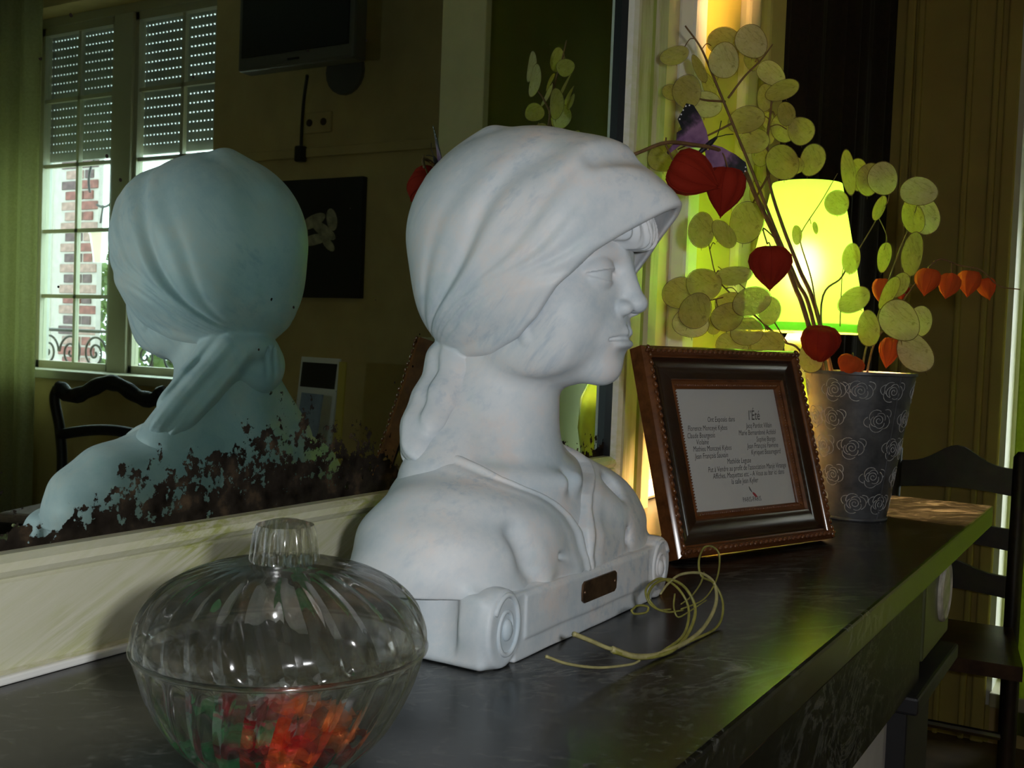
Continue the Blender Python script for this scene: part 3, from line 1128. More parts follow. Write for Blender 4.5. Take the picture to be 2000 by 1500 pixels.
def f_figure(p):
    h = head(p) - np.array((0, 0.45, 0), np.float32)
    m = mir(h)
    d = s_ell(h, (0, -14.5, 22.6), (4.9, 5.9, 6.6))
    d = smin(d, s_ell(h, (0, -15.6, 18.8), (4.15, 4.55, 3.5)), 1.6)
    d = smin(d, s_ell(m, (2.75, -17.2, 19.9), (1.8, 2.0, 2.3)), 1.5)
    d = smin(d, s_ell(h, (0, -18.95, 16.75), (1.5, 1.25, 1.25)), 1.0)
    d = smin(d, s_ell(m, (3.3, -15.4, 17.4), (0.9, 2.4, 1.2)), 1.4)            # jaw
    d = smin(d, s_ell(h, (0, -19.35, 18.75), (1.9, 1.15, 1.35)), 0.9)            # mouth mass
    # eye sockets and brow
    d = smax(d, -s_ell(m, (2.0, -20.8, 22.75), (1.55, 1.35, 0.95)), 0.8)
    d = smin(d, s_cap(m, (0.7, -20.0, 23.75), (3.3, -18.7, 23.85), 0.42, 0.30), 0.7)
    eye = (2.0, -18.75, 22.42)
    e0 = s_sph(m, eye, 1.27)
    d = smin(d, e0, 0.12)
    q = m - np.array(eye, np.float32)
    up = np.maximum(s_sph(m, eye, 1.48), -(q[:, 2] - 0.34 + 0.16 * q[:, 0] ** 2))
    lo_ = np.maximum(s_sph(m, eye, 1.39), (q[:, 2] + 0.46 - 0.14 * q[:, 0] ** 2))
    d = smin(d, up, 0.16)
    d = smin(d, lo_, 0.16)
    # nose
    d = smin(d, s_cap(h, (0, -19.85, 23.5), (0, -20.95, 20.95), 0.62, 0.62), 0.75)
    d = smin(d, s_ell(h, (0, -21.15, 20.72), (0.68, 0.62, 0.56)), 0.35)
    d = smin(d, s_ell(m, (0.82, -20.45, 20.42), (0.48, 0.66, 0.48)), 0.28)
    d = smax(d, -s_ell(m, (0.42, -20.95, 19.98), (0.20, 0.36, 0.26)), 0.14)
    # lips
    d = smax(d, -s_cap(h, (0, -20.95, 19.75), (0, -20.85, 19.2), 0.22), 0.3)     # philtrum
    d = smin(d, s_cap(m, (0.35, -20.40, 18.92), (1.75, -19.62, 18.55), 0.36, 0.14), 0.22)
    d = smin(d, s_ell(h, (0, -20.22, 18.16), (1.30, 0.62, 0.43)), 0.25)
    d = smax(d, -s_chain(m, [(0, -20.85, 18.58), (0.9, -20.50, 18.56), (1.65, -19.95, 18.45)], [0.12, 0.12, 0.13]), 0.16)
    d = smax(d, -s_ell(h, (0, -20.85, 17.50), (1.2, 0.55, 0.32)), 0.5)
    # ear lobe peeping out under the scarf
    d = smin(d, s_cap(m, (4.55, -15.2, 19.6), (4.35, -15.6, 18.2), 0.42, 0.36), 0.25)
    # neck and chest
    nk = s_chain(p, [(0, -12.0, 18.0), (0, -11.6, 13.5), (0, -11.0, 9.0)], [3.45, 3.45, 4.0], 1.0)
    nk = smin(nk, s_cap(mir(p), (1.6, -10.6, 15.0), (6.2, -10.6, 9.4), 2.0, 2.2), 1.6)
    d = smin(d, nk, 1.1)
    ch = s_ell(p, (0, -11.7, 2.0), (9.2, 6.45, 9.4))
    d = smin(d, ch, 3.4)
    d = smin(d, s_cap(mir(p), (1.0, -16.6, 9.2), (6.0, -13.6, 9.6), 0.45, 0.5), 1.2)     # collar bones
    return np.maximum(d, 3.7 - p[:, 2])


EY = np.array([-30, -24.6, -23.7, -22.7, -20.9, -19.4, -17.4, -16.1, -14.7, -12.5, -10.5, -8.0, 0], np.float32)
EZ = np.array([34.5, 28.4, 27.3, 26.4, 24.95, 23.6, 21.4, 19.6, 18.3, 17.2, 16.9, 16.6, 16.4], np.float32)


def groove(d, p, pts, r, depth, k=0.35):
    """press a soft crease of the given half width and depth into the surface"""
    c_ = s_chain(p, pts, [r] * len(pts))
    return d + depth * np.exp(-np.square(np.maximum(c_ + r, 0) / r))


def f_scarf(p):
    h = head(p)
    m = mir(h)
    x, y, z = h[:, 0], h[:, 1], h[:, 2]
    d = s_ell(h, (0, -12.9, 24.9), (6.5, 8.4, 7.25))
    d = smin(d, s_ell(h, (0, -11.3, 20.9), (5.7, 5.4, 4.7)), 2.0)
    d = smin(d, s_ell(h, (0, -14.8, 22.4), (6.3, 6.2, 6.6)), 1.6)
    d = smin(d, s_ell(h, (0, -18.0, 28.5), (4.6, 2.9, 2.4)), 1.5)
    d = smin(d, s_ell(h, (0, -17.6, 25.3), (6.1, 6.2, 4.3)), 1.2)
    d = smax(d, -s_cap(m, (0.0, -21.2, 30.3), (4.2, -19.2, 29.4), 0.55, 0.5), 1.3)
    d = smax(d, (np.abs(x) - (y + 24.2) * 1.06) * 0.69, 0.9)
    # folds that fan out from the knot at the nape
    ky, kz = y + 6.4, z - 16.6
    ang = np.arctan2(kz, -ky)
    rr = np.sqrt(ky * ky + kz * kz)
    win = np.clip((rr - 1.0) / 4, 0, 1) * np.clip((19 - rr) / 6, 0, 1) * np.clip(np.abs(x) / 2.5 - 0.4, 0, 1)
    f1 = 0.0
    for (a0, w0, h0) in ((0.93, 0.055, 0.30), (0.74, 0.030, 0.10), (0.66, 0.022, 0.10), (0.585, 0.022, 0.09), (0.50, 0.03, 0.08), (1.18, 0.07, 0.10), (0.30, 0.06, 0.10)):
        wob = 0.05 * np.sin(rr * 0.45 + a0 * 9)
        f1 = f1 - h0 * np.exp(-np.square((ang - a0 - wob) / w0)) + 0.6 * h0 * np.exp(-np.square((ang - a0 - wob + 1.9 * w0) / (1.2 * w0)))
    d = d - f1 * win
    d = d - 0.05 * np.sin(ang * 9 + rr * 0.35) * np.clip((rr - 2) / 4, 0, 1)
    # ridge over the crown, seen from behind
    d = smin(d, s_cap(h, (-0.6, -6.4, 28.6), (-0.9, -10.5, 31.3), 0.3, 0.5), 1.6)
    # hollow in front: the cloth stands off the forehead and lies on the cheeks
    shell = np.maximum(d + 0.50, y + 13.5)
    d = smax(d, -shell, 0.15)
    edge = (np.interp(y, EY, EZ) - z) * 0.70
    d = smax(d, edge, 0.20)
    # knot and hanging tail at the nape (in the frame of the body)
    t = s_ell(p, (-0.6, -8.6, 16.9), (2.9, 2.0, 1.3))
    t = smin(t, s_ell(p, (0.9, -8.3, 15.4), (2.3, 1.3, 2.2)), 0.5)
    tail = s_chain(p, [(-1.1, -9.0, 16.9), (-2.6, -9.3, 15.5), (-4.4, -9.4, 13.8), (-6.0, -9.6, 12.2), (-7.0, -9.8, 11.2)], [1.5, 1.7, 1.55, 1.4, 1.15], 1.0)
    # pleats running down the tail
    t1 = np.array((-6.2, -1.0, -6.0), np.float32)
    t1 /= np.sqrt((t1 * t1).sum())
    t2 = np.array((-0.55, -0.75, 0.62), np.float32)
    t2 -= t1 * (t1 @ t2)
    t2 /= np.sqrt((t2 * t2).sum())
    q = p - np.array((-3.4, -8.5, 15.0), np.float32)
    u = q @ t2
    along = q @ t1
    tail = tail + 0.16 * np.cos(u * 3.9 + 0.35 * np.sin(along * 0.6) + 0.5) + 0.05 * np.cos(u * 8.5 + along * 0.25)
    t = smin(t, tail, 1.3)
    d = smin(d, t, 0.30)
    for xx in (0.2, 1.1, 2.0):
        d = smax(d, -s_cap(p, (xx - 0.2, -6.9, 16.8), (xx + 0.2, -6.9, 13.6), 0.22, 0.12), 0.25)
    return d


def f_fringe(p):
    h = head(p)
    x, y, z = h[:, 0], h[:, 1], h[:, 2]
    d = s_ell(h, (0, -14.9, 24.2), (4.7, 6.75, 5.7))
    w_ = np.abs(x) + 0.060 * (27.5 - z) ** 2
    d = d - 0.11 * np.sin(w_ * 11.0 + 0.5) - 0.05 * np.sin(w_ * 5.0 + 1.0) - 0.04 * np.sin(w_ * 21)
    lim = 24.05 + 0.16 * x * x + 0.10 * np.sin(np.abs(x) * 5.5)
    d = smax(d, (lim - z) * 0.6, 0.9)
    d = np.maximum(d, z - 28.5)
    return np.maximum(d, y + 15.0)


def f_shawl(p):
    m = mir(p)
    x, y, z = p[:, 0], p[:, 1], p[:, 2]
    d = s_chain(m, [(0.5, -10.6, 9.0), (4.8, -10.9, 7.9), (9.6, -11.9, 5.2), (11.0, -12.4, 2.6)], [2.9, 3.0, 2.9, 3.2], 2.5)
    d = smin(d, s_ell(p, (0, -12.4, 2.8), (10.6, 6.35, 8.3)), 2.2)
    d = smin(d, s_ell(m, (9.2, -12.9, 4.4), (4.3, 4.4, 3.0)), 1.6)
    d = smin(d, s_ell(p, (-4.4, -15.2, 6.0), (3.7, 3.0, 3.0)), 1.4)
    d = smin(d, s_ell(p, (3.6, -15.0, 5.4), (3.6, 2.9, 2.7)), 1.4)
    d = smin(d, s_cap(m, (4.6, -14.0, 7.2), (9.3, -14.2, 5.2), 2.5, 2.4), 1.6)
    d = smin(d, s_ell(m, (7.2, -13.0, 5.0), (6.0, 5.1, 4.5)), 1.8)
    # V opening
    w_ = np.interp(z, [4.6, 6.3, 7.4, 8.2, 8.8, 9.3, 9.9, 10.8, 12], [-0.1, 0.5, 1.3, 2.2, 3.3, 4.5, 5.5, 6.2, 6.6]).astype(np.float32)
    v = (np.abs(x + 0.2) - w_) * 0.55
    v = np.maximum(v, y + 8.8 + 0.25 * np.abs(x))
    # rolled hem of the shawl along the opening
    hem = np.clip((-8.0 - y) / 1.5, 0, 1)
    d = d - hem * (0.12 * np.exp(-np.square((v - 0.18) / 0.16)) - 0.06 * np.exp(-np.square((v - 0.50) / 0.14)) + 0.03 * np.exp(-np.square((v - 0.95) / 0.2)))
    d = smax(d, -v, 0.25)
    # folds
    d = smax(d, -s_chain(p, [(-8.2, -17.6, 7.0), (-7.6, -18.2, 5.6), (-6.6, -18.6, 4.0)], [0.2, 0.45, 0.5]), 1.3)
    d = smin(d, s_chain(p, [(-6.9, -16.2, 6.8), (-6.1, -17.4, 5.4), (-5.4, -18.0, 4.0)], [0.4, 0.5, 0.4]), 1.0)
    d = smax(d, -s_chain(p, [(-4.2, -18.3, 5.2), (-2.2, -18.9, 4.7)], [0.25, 0.15]), 0.4)
    d = smax(d, -s_chain(p, [(6.5, -16.2, 8.0), (6.2, -17.8, 4.6)], [0.7, 0.4]), 0.9)
    d = d - 0.06 * np.sin(x * 1.1 + z * 0.9 + 0.6 * y) - 0.04 * np.sin(z * 2.3 + x * 0.7)
    d = smin(d, s_box(p, (0, -13.0, 3.85), (11.9, 4.9, 0.3), 0.15), 1.0)
    inside = s_ell(p, (0, -12.6, 3.0), (8.0, 5.4, 5.6))
    d = smax(d, -inside, 0.3)
    return np.maximum(d, 3.75 - z)


def f_plinth(p):
    m = mir(p)
    d = s_box(p, (0, -13.0, 2.05), (12.4, 5.4, 2.05), 0.45)
    # roll at each end of the front, concave channel just behind it
    q = m - np.array((10.75, 0, 2.2), np.float32)
    cyl = (np.sqrt((q[:, 0] / 1.75) ** 2 + (q[:, 2] / 2.2) ** 2) - 1) * 1.75
    cyl = smax(cyl, np.abs(m[:, 1] + 17.8) - 1.0, 0.3)
    d = smax(d, -s_cap(m, (13.1, -15.8, 1.8), (12.8, -15.8, 5.0), 0.95), 1.2)
    d = smin(d, cyl, 0.5)
    d = smin(d, s_box(p, (0, -17.8, 1.95), (9.6, 0.95, 1.95), 0.12), 0.15)
    # front field, slightly proud, and a lower band
    d = smin(d, s_box(p, (0, -18.76, 2.45), (8.6, 0.10, 1.25), 0.06), 0.08)
    d = d - 0.02 * np.sin(m[:, 0] * 0.9 + p[:, 2])
    return np.maximum(d, -p[:, 2])


bust = thing('plaster_bust', 'white painted plaster bust of a girl in a headscarf on mantel', 'bust', (BX, BY, MZ))


def bust_part(name, f, lo, hi, step, parent=bust, mat=None):
    V, Q = sculpt(f, lo, hi, step)
    V = (V - np.array((0, BY * 100, 0))) / 100.0
    o = link(name, np_mesh(name, V, Q, mat or M['plaster']), parent)
    return o


bust_part('figure', f_figure, (-10, -23, 3), (10, -4, 30), 0.085)
bust_part('headscarf', f_scarf, (-11, -26, 8), (9, -3, 34), 0.10)
bust_part('fringe', f_fringe, (-7, -23, 22), (7, -14, 29), 0.08)
bust_part('shawl', f_shawl, (-17, -23, 3), (17, -5, 14), 0.10)
plinth = bust_part('plinth', f_plinth, (-14, -20, -0.5), (14, -6, 5.2), 0.10)
# volutes and the name plate on the front of the plinth
for s_ in (-1, 1):
    pts = []
    for t in np.linspace(0, 3.6 * PI, 70):
        r = 0.0195 * (1 - t / (4.3 * PI)) + 0.001
        pts.append((s_ * (0.1065 + r * math.cos(t + 0.5) * 0.72), -0.1882 - BY, 0.022 + r * math.sin(t + 0.5)))
    G().tube(pts, [0.0017 - 0.0008 * k / 70 for k in range(70)], 8).obj('volute', M['plaster'], plinth, 'all')
    G().ell((s_ * 0.1065, -0.1882 - BY, 0.0215), (0.0042, 0.003, 0.0062)).obj('volute_eye', M['plaster'], plinth, 'all')


def m_brass():
    n = N('tarnished_brass')
    n.color(n.ramp(n.noise(150, 4), [(0.3, (0.06, 0.035, 0.022)), (0.7, (0.15, 0.085, 0.045))]))
    n.set(Roughness=0.42, Metallic=0.7)
    return n.mat


M['brass'] = m_brass()
plate = tag(G().prism([(-0.024, -0.005), (-0.0215, -0.0068), (0.0215, -0.0068), (0.024, -0.005), (0.0245, 0), (0.024, 0.005), (0.0215, 0.0068), (-0.0215, 0.0068), (-0.024, 0.005), (-0.0245, 0)],
                      0.0012, lambda a_, b_, c_: (a_ + 0.006, -0.1888 - BY - c_, 0.0262 + b_)).obj('name_plate', M['brass'], bust), 'small tarnished brass plate')
for sx in (-0.0215, 0.0215):
    G().ell((0.006 + sx, -0.1900 - BY, 0.0262), (0.0013, 0.0008, 0.0013), 8, 6).obj('screw', M['brass'], plate)

# ------------------------------------------------------------------ cut glass candy dish
def m_glass(name, clear=0.45):
    n = N(name)
    gl = n.new('ShaderNodeBsdfGlass')
    gl.inputs['Roughness'].default_value = 0.0
    gl.inputs['IOR'].default_value = 1.45
    gl.inputs['Color'].default_value = (0.99, 1.0, 0.99, 1)
    tr = n.new('ShaderNodeBsdfTransparent')
    mx = n.new('ShaderNodeMixShader')
    mx.inputs[0].default_value = clear
    n.l(gl.outputs[0], mx.inputs[1])
    n.l(tr.outputs[0], mx.inputs[2])
    gs = n.new('ShaderNodeBsdfGlossy')
    gs.inputs['Roughness'].default_value = 0.09
    m2 = n.new('ShaderNodeMixShader')
    m2.inputs[0].default_value = 0.035
    n.l(mx.outputs[0], m2.inputs[1])
    n.l(gs.outputs[0], m2.inputs[2])
    n.l(m2.outputs[0], n.out.inputs['Surface'])
    return n.mat


M['glass'] = m_glass('cut_glass', 0.46)
DX, DY = 0.334, -0.181
dish = thing('candy_dish', 'lidded cut glass candy dish with swirled grooves and fluted knob', 'candy dish', (DX, DY, MZ))
NF = 28


def dish_part(name, outer, inner, fa, twist, parent=dish):
    """glass wall with swirling V cuts outside and a smooth inside; the mesh lines follow the cuts"""
    z0, z1 = min(z for r, z in outer), max(z for r, z in outer)
    no = len(outer)
    prof = list(outer) + list(inner)[::-1]
    per = 10
    seg = NF * per
    v, f = [], []
    for i in range(seg):
        wv = abs((i % per) / per - 0.5) * 2
        for k, (r, z) in enumerate(prof):
            u = min(max((z - z0) / (z1 - z0), 0), 1)
            t = 2 * PI * i / seg - twist * u * 2 * PI / NF
            rr = r
            if k < no and r > 0.008:
                edge = max(0.0, min(1.0, u / 0.14, (1 - u) / 0.10))
                rr = r - fa * max(0.0, 1 - wv * 1.35) * edge * (0.35 + 0.65 * r / 0.06)
            v.append((rr * math.cos(t), rr * math.sin(t), z))
    n = len(prof)
    for i in range(seg):
        j = (i + 1) % seg
        for k in range(n - 1):
            f.append((i * n + k, j * n + k, j * n + k + 1, i * n + k + 1))
    gg = G()
    gg.add(v, f)
    return gg.obj(name, M['glass'], parent, 20)


def dense(pts, n=5):
    P = smoothpath([(r, 0, z) for r, z in pts], n)
    return [(max(p.x, 0.0), p.z) for p in P]


bo = dense([(0.0, 0.0), (0.020, 0.0), (0.028, 0.0012), (0.037, 0.0075), (0.0470, 0.0185), (0.0545, 0.0325), (0.0585, 0.0440), (0.0600, 0.0500)])
bi = dense([(0.0, 0.0055), (0.020, 0.0058), (0.031, 0.0105), (0.0420, 0.0205), (0.0500, 0.0340), (0.0545, 0.0445), (0.0562, 0.0500)])
bowl = dish_part('bowl', bo, bi, 0.0024, -1.0)
lo_ = dense([(0.0602, 0.0506), (0.0605, 0.0535), (0.0598, 0.0590), (0.0568, 0.0665), (0.0506, 0.0738), (0.0415, 0.0793), (0.0305, 0.0832), (0.0215, 0.0850), (0.0150, 0.0855), (0.0, 0.0856)])
li_ = dense([(0.0564, 0.0506), (0.0563, 0.0540), (0.0552, 0.0590), (0.0518, 0.0655), (0.0455, 0.0715), (0.0365, 0.0762), (0.0265, 0.0795), (0.0180, 0.0810), (0.0120, 0.0815), (0.0, 0.0818)])
lid = dish_part('lid', lo_, li_, 0.0027, 0.7)
kp = [(0.0, 0.0857), (0.0140, 0.0858), (0.0146, 0.0870), (0.0140, 0.0920), (0.0131, 0.0985), (0.0118, 0.1010), (0.0060, 0.1028), (0.0, 0.1030)]


def kf(r, z, t, k):
    if 0.0865 < z < 0.1005:
        return r * (0.90 + 0.10 * abs(math.cos(t * 6.5)))
    return r


G().lathe(kp, 104, rfun=kf).obj('knob', M['glass'], lid, 30)
G().lathe([(0.0597, 0.0494), (0.0610, 0.0502), (0.0612, 0.0512), (0.0600, 0.0520), (0.0585, 0.0508)], 96, close=True).obj('rim_band', M['glass'], lid, 'all')


def m_foil(name, c):
    n = N(name)
    f = n.noise(330, 3, 0.6)
    n.color(c)
    n.set(Metallic=0.6, Roughness=0.32)
    n.bump(f, 0.9, 0.0012)
    return n.mat


FO = {'green': m_foil('foil_green', (0.08, 0.55, 0.20)), 'red': m_foil('foil_red', (0.80, 0.035, 0.025)), 'orange': m_foil('foil_orange', (1.0, 0.20, 0.03)),
      'dark': m_foil('foil_dark_red', (0.28, 0.015, 0.03)), 'silver': m_foil('foil_silver', (0.75, 0.77, 0.78))}


def candy_mesh(col, seed):
    rr = random.Random(seed)
    gg = G()
    a, b, h = 0.0074, 0.0064, 0.0042

    def fu(u, v):
        th = u * 2 * PI
        ph = (v - 0.5) * PI
        ct, stt = math.cos(th), math.sin(th)
        pw = 0.35
        cx = math.copysign(abs(ct) ** pw, ct) * math.cos(ph) ** 0.45
        cy = math.copysign(abs(stt) ** pw, stt) * math.cos(ph) ** 0.45
        j = 1 + rr.uniform(-0.05, 0.05)
        return (a * cx * j, b * cy * j, h * math.sin(ph) * j)
    gg.grid(fu, 20, 8, closed_u=True)
    # folded wrapper ends
    for s_ in (-1, 1):
        v = [(s_ * a * 0.9, 0, 0.0006), (s_ * a * 1.45, -b * 0.8, 0.002), (s_ * a * 1.6, 0, -0.001), (s_ * a * 1.45, b * 0.8, 0.0025), (s_ * a * 0.9, 0, -0.0008)]
        gg.add(v, [(0, 1, 2), (0, 2, 3), (4, 2, 1), (4, 3, 2)])
    return gg.mesh('candy', FO[col], 30)


spots = [('green', (-0.030, 0.012, 0.022), 'green foil sweet lying leftmost in the glass dish'),
         ('green', (-0.012, -0.012, 0.017), 'green foil sweet low at the front of the glass dish'),
         ('green', (-0.016, 0.018, 0.0125), 'green foil sweet at the bottom back of the dish'),
         ('dark', (-0.020, 0.000, 0.0265), 'dark red foil sweet on top at the left of the pile'),
         ('silver', (-0.004, 0.012, 0.0275), 'silver foil sweet with green tint on top of the pile'),
         ('dark', (0.000, -0.008, 0.0255), 'dark red foil sweet in the middle of the pile'),
         ('red', (0.004, -0.022, 0.0170), 'bright red foil sweet at the front middle of the dish'),
         ('orange', (0.014, -0.004, 0.0300), 'orange foil sweet on top at the middle of the pile'),
         ('red', (0.017, -0.018, 0.0215), 'red foil sweet under the orange one on the pile'),
         ('orange', (0.030, -0.012, 0.0275), 'orange red foil sweet highest at the right of the pile'),
         ('orange', (0.012, -0.027, 0.0125), 'orange foil sweet low at the front right of the dish'),
         ('red', (0.026, 0.006, 0.0185), 'red foil sweet at the right back of the dish'),
         ('green', (0.000, 0.022, 0.0165), 'green foil sweet hidden behind the silver one')]
rr = random.Random(11)
for i, (c_, p_, lb) in enumerate(spots):
    o = link('foil_sweet', candy_mesh(c_, 30 + i))
    # x of the list runs across the view, y away from it
    q = Vector((_R0.x, _R0.y, 0)) * (p_[0] * 0.85 - 0.002) + Vector((_F.x, _F.y, 0)).normalized() * p_[1] * 0.9
    o.location = (DX + q.x, DY + q.y, MZ + 0.012 + (p_[2] - 0.0125) * 0.8)
    o.rotation_euler = (rr.uniform(-0.5, 0.5), rr.uniform(-0.5, 0.5), rr.uniform(0, PI))
    tag(o, lb, 'candy', 'foil wrapped sweets in the glass dish')

# ------------------------------------------------------------------ framed sheet leaning on its strut
bl_, br_ = on_z(1331, 1092, MZ + 0.0055), on_z(1634, 1050, MZ + 0.0055)
bl_.z = br_.z = MZ
ax = (br_ - bl_)
FW = ax.length
ax.normalize()
FH, FT = 0.186, 0.018
lean = math.radians(17)
out = Vector((ax.y, -ax.x, 0))                     # towards the room
if out.y > 0:
    out = -out
upv = Vector((0, 0, 1)) * math.cos(lean) - out * math.sin(lean)
nrm = upv.cross(ax)
if nrm.dot(out) < 0:
    nrm = -nrm
pf = thing('picture_frame', 'dark varnished wooden picture frame holding a printed sheet beside the bust', 'picture frame', tuple((bl_ + br_) / 2))
pf.matrix_basis = PFM = Matrix.Translation((bl_ + br_) / 2 + Vector((0, 0, 0.0055))) @ Matrix((ax, upv, nrm)).transposed().to_4x4()
# local axes: x along the width, y up the frame, z out of the picture; the front is at z = 0


def m_varnish(name, c0, c1, rough=0.2):
    n = N(name)
    f = n.noise(1.0, 4, 0.6, n.coord((12, 90, 90)))
    n.color(n.ramp(f, [(0.3, c0), (0.7, c1)]))
    n.set(Roughness=rough)
    n.b.inputs['Coat Weight'].default_value = 0.6
    n.b.inputs['Coat Roughness'].default_value = 0.12
    return n.mat


M['mahogany'] = m_varnish('mahogany', (0.012, 0.0035, 0.002), (0.035, 0.010, 0.004), 0.22)
M['bronze'] = m_varnish('bronzed_edge', (0.075, 0.023, 0.007), (0.17, 0.058, 0.017), 0.18)
RW = 0.038
prof = [(0.0, -FT), (0.0, -0.004), (0.0025, -0.0012), (0.0055, 0.0), (0.0075, -0.0012), (0.0090, -0.0040), (0.0105, -0.0036), (0.0125, -0.0050), (0.0200, -0.0062), (0.0270, -0.0040),
        (0.0300, -0.0036), (0.0315, -0.0060), (0.0345, -0.0052), (0.0365, -0.0068), (RW, -0.0085), (RW, -FT)]
cs = [(-FW / 2, 0), (FW / 2, 0), (FW / 2, FH), (-FW / 2, FH)]
ctr = Vector((0, FH / 2))


def bead_mesh():
    gg = G().ell((0, 0, 0), (0.0036, 0.0016, 0.0017), 10, 6, rot=Matrix.Rotation(0.5, 3, 'Z'))
    return gg


for i in range(4):
    a, b = Vector(cs[i]), Vector(cs[(i + 1) % 4])
    t = (b - a).normalized()
    inn = Vector((-t.y, t.x))
    gg = G()
    v, f = [], []
    for (o_, z_) in prof:
        v.append((*(a + inn * o_ + t * o_), z_))
        v.append((*(b + inn * o_ - t * o_), z_))
    for k in range(len(prof) - 1):
        f.append((2 * k, 2 * k + 1, 2 * k + 3, 2 * k + 2))
    gg.add(v, f)
    r = gg.obj('rail', [M['mahogany'], M['bronze']], pf, 35, fix=False)
    for p in r.data.polygons:
        off = abs((Vector(p.center[:2]) - a).dot(inn))
        if off < 0.0098 or off > 0.0305:
            p.material_index = 1
    # carved rope along the outer edge
    nb = int((b - a).length / 0.0066)
    gg = G()
    for k in range(nb):
        pos = a + t * ((k + 0.5) * (b - a).length / nb) + inn * 0.0052
        ang = math.atan2(t.y, t.x)
        gg.ell((pos.x, pos.y, 0.0001), (0.0033, 0.0019, 0.0019 + 0.0006 * math.sin(k * 1.7)), 8, 5, rot=Matrix.Rotation(ang + 0.45, 3, 'Z'))
    gg.obj('carved_rope', M['bronze'], r, 'all', fix=False)
    gg = G()
    nb = int(((b - a).length - 2 * RW) / 0.0026)
    for k in range(nb):
        pos = a + t * (RW + (k + 0.5) * 0.0026) + inn * 0.0352
        gg.ell((pos.x, pos.y, -0.0056), (0.0011, 0.0011, 0.0009), 6, 4)
    gg.obj('bead_row', M['bronze'], r, 'all', fix=False)
M['paper'] = simple('paper', (0.55, 0.55, 0.54), 0.7, var=0.03, scale=12)
M['ink'] = simple('ink', (0.05, 0.045, 0.045), 0.7, var=0)
M['inkred'] = simple('ink_red', (0.35, 0.04, 0.05), 0.7, var=0)
sheet = G().box((-FW / 2 + RW - 0.002, RW - 0.002, -0.0115), (FW / 2 - RW + 0.002, FH - RW + 0.002, -0.0105)).obj('sheet', M['paper'], pf)
G().box((-FW / 2 + 0.004, 0.004, -FT - 0.001), (FW / 2 - 0.004, FH - 0.004, -0.0122)).obj('backing', M['black'], pf)
G().box((-FW / 2 + RW - 0.002, RW - 0.002, -0.0092), (FW / 2 - RW + 0.002, FH - RW + 0.002, -0.0086)).obj('glazing', M['glazing'], pf)


def text_mesh(name, body, size, x, y, z, mat, parent, align='CENTER', shear=0.32, sx=1.0):
    cu = bpy.data.curves.new('tmp_text', 'FONT')
    cu.body = body
    cu.size = size
    cu.align_x = align
    cu.shear = shear
    cu.resolution_u = 2
    tmp = bpy.data.objects.new('tmp_text', cu)
    COL.objects.link(tmp)
    dg = bpy.context.evaluated_depsgraph_get()
    me = bpy.data.meshes.new_from_object(tmp.evaluated_get(dg))
    bpy.data.objects.remove(tmp, do_unlink=True)
    bpy.data.curves.remove(cu)
    me.materials.clear()
    me.materials.append(mat)
    me.name = name
    o = link(name, me, parent)
    o.location = (x, y, z)
    o.scale = (sx, 1, 1)
    return o


PW_, PH_ = FW - 2 * RW, FH - 2 * RW
lines = [('Ont Exposés dans', -0.10, 0.275, 1.0), ('l’Été', 0.235, 0.265, 1.9),
         ('Florence Monceyé Kybos', -0.245, 0.345, 1), ('Jacq Pardot Villain', 0.27, 0.335, 1),
         ('Claude Bourgeois', -0.32, 0.405, 1), ('Marie Bernardoné Achbbl', 0.24, 0.395, 1),
         ('Violaine', -0.32, 0.46, 1), ('Sophie Borgo', 0.315, 0.455, 1),
         ('Mathieu Monceyé Kybos', -0.235, 0.515, 1), ('Jean François Favrene', 0.27, 0.51, 1),
         ('Jean François Sauvain', -0.255, 0.575, 1), ('Kyriquet Beauregard', 0.29, 0.565, 1),
         ('Mathilde Leguse', 0.0, 0.63, 1),
         ('Put à Vendre au profit de l’association Manjé Virange', 0.08, 0.69, 1),
         ('Affiches, Maquettes etc. - A Vous au bar ici dans', 0.08, 0.745, 1), ('la salle Jean Kylier', 0.02, 0.80, 1)]
for (tx, u, v_, s_) in lines:
    text_mesh('printed_line', tx, 0.0070 * s_, u * PW_, FH - RW - v_ * PH_, -0.01035, M['ink'], sheet, sx=0.74)
text_mesh('printed_line', 'PARIS-PARIS', 0.0062, 0.06 * PW_, FH - RW - 0.955 * PH_, -0.01035, M['ink'], sheet, shear=0, sx=0.8)
gg = G()
gg.tube([(0.05 * PW_, FH - RW - 0.83 * PH_, 0), (0.055 * PW_, FH - RW - 0.855 * PH_, 0), (0.07 * PW_, FH - RW - 0.88 * PH_, 0)], [0.0004, 0.0011, 0.0005], 6, flat=0.1)
o = gg.obj('printed_figure', M['ink'], sheet)
o.location = (0, 0, -0.01035)
gg = G().ell((0.095 * PW_, FH - RW - 0.902 * PH_, 0), (0.0036, 0.0014, 0.0001), 12, 6, rot=Matrix.Rotation(-0.7, 3, 'Z'))
o = gg.obj('printed_figure', M['inkred'], sheet)
o.location = (0, 0, -0.01035)
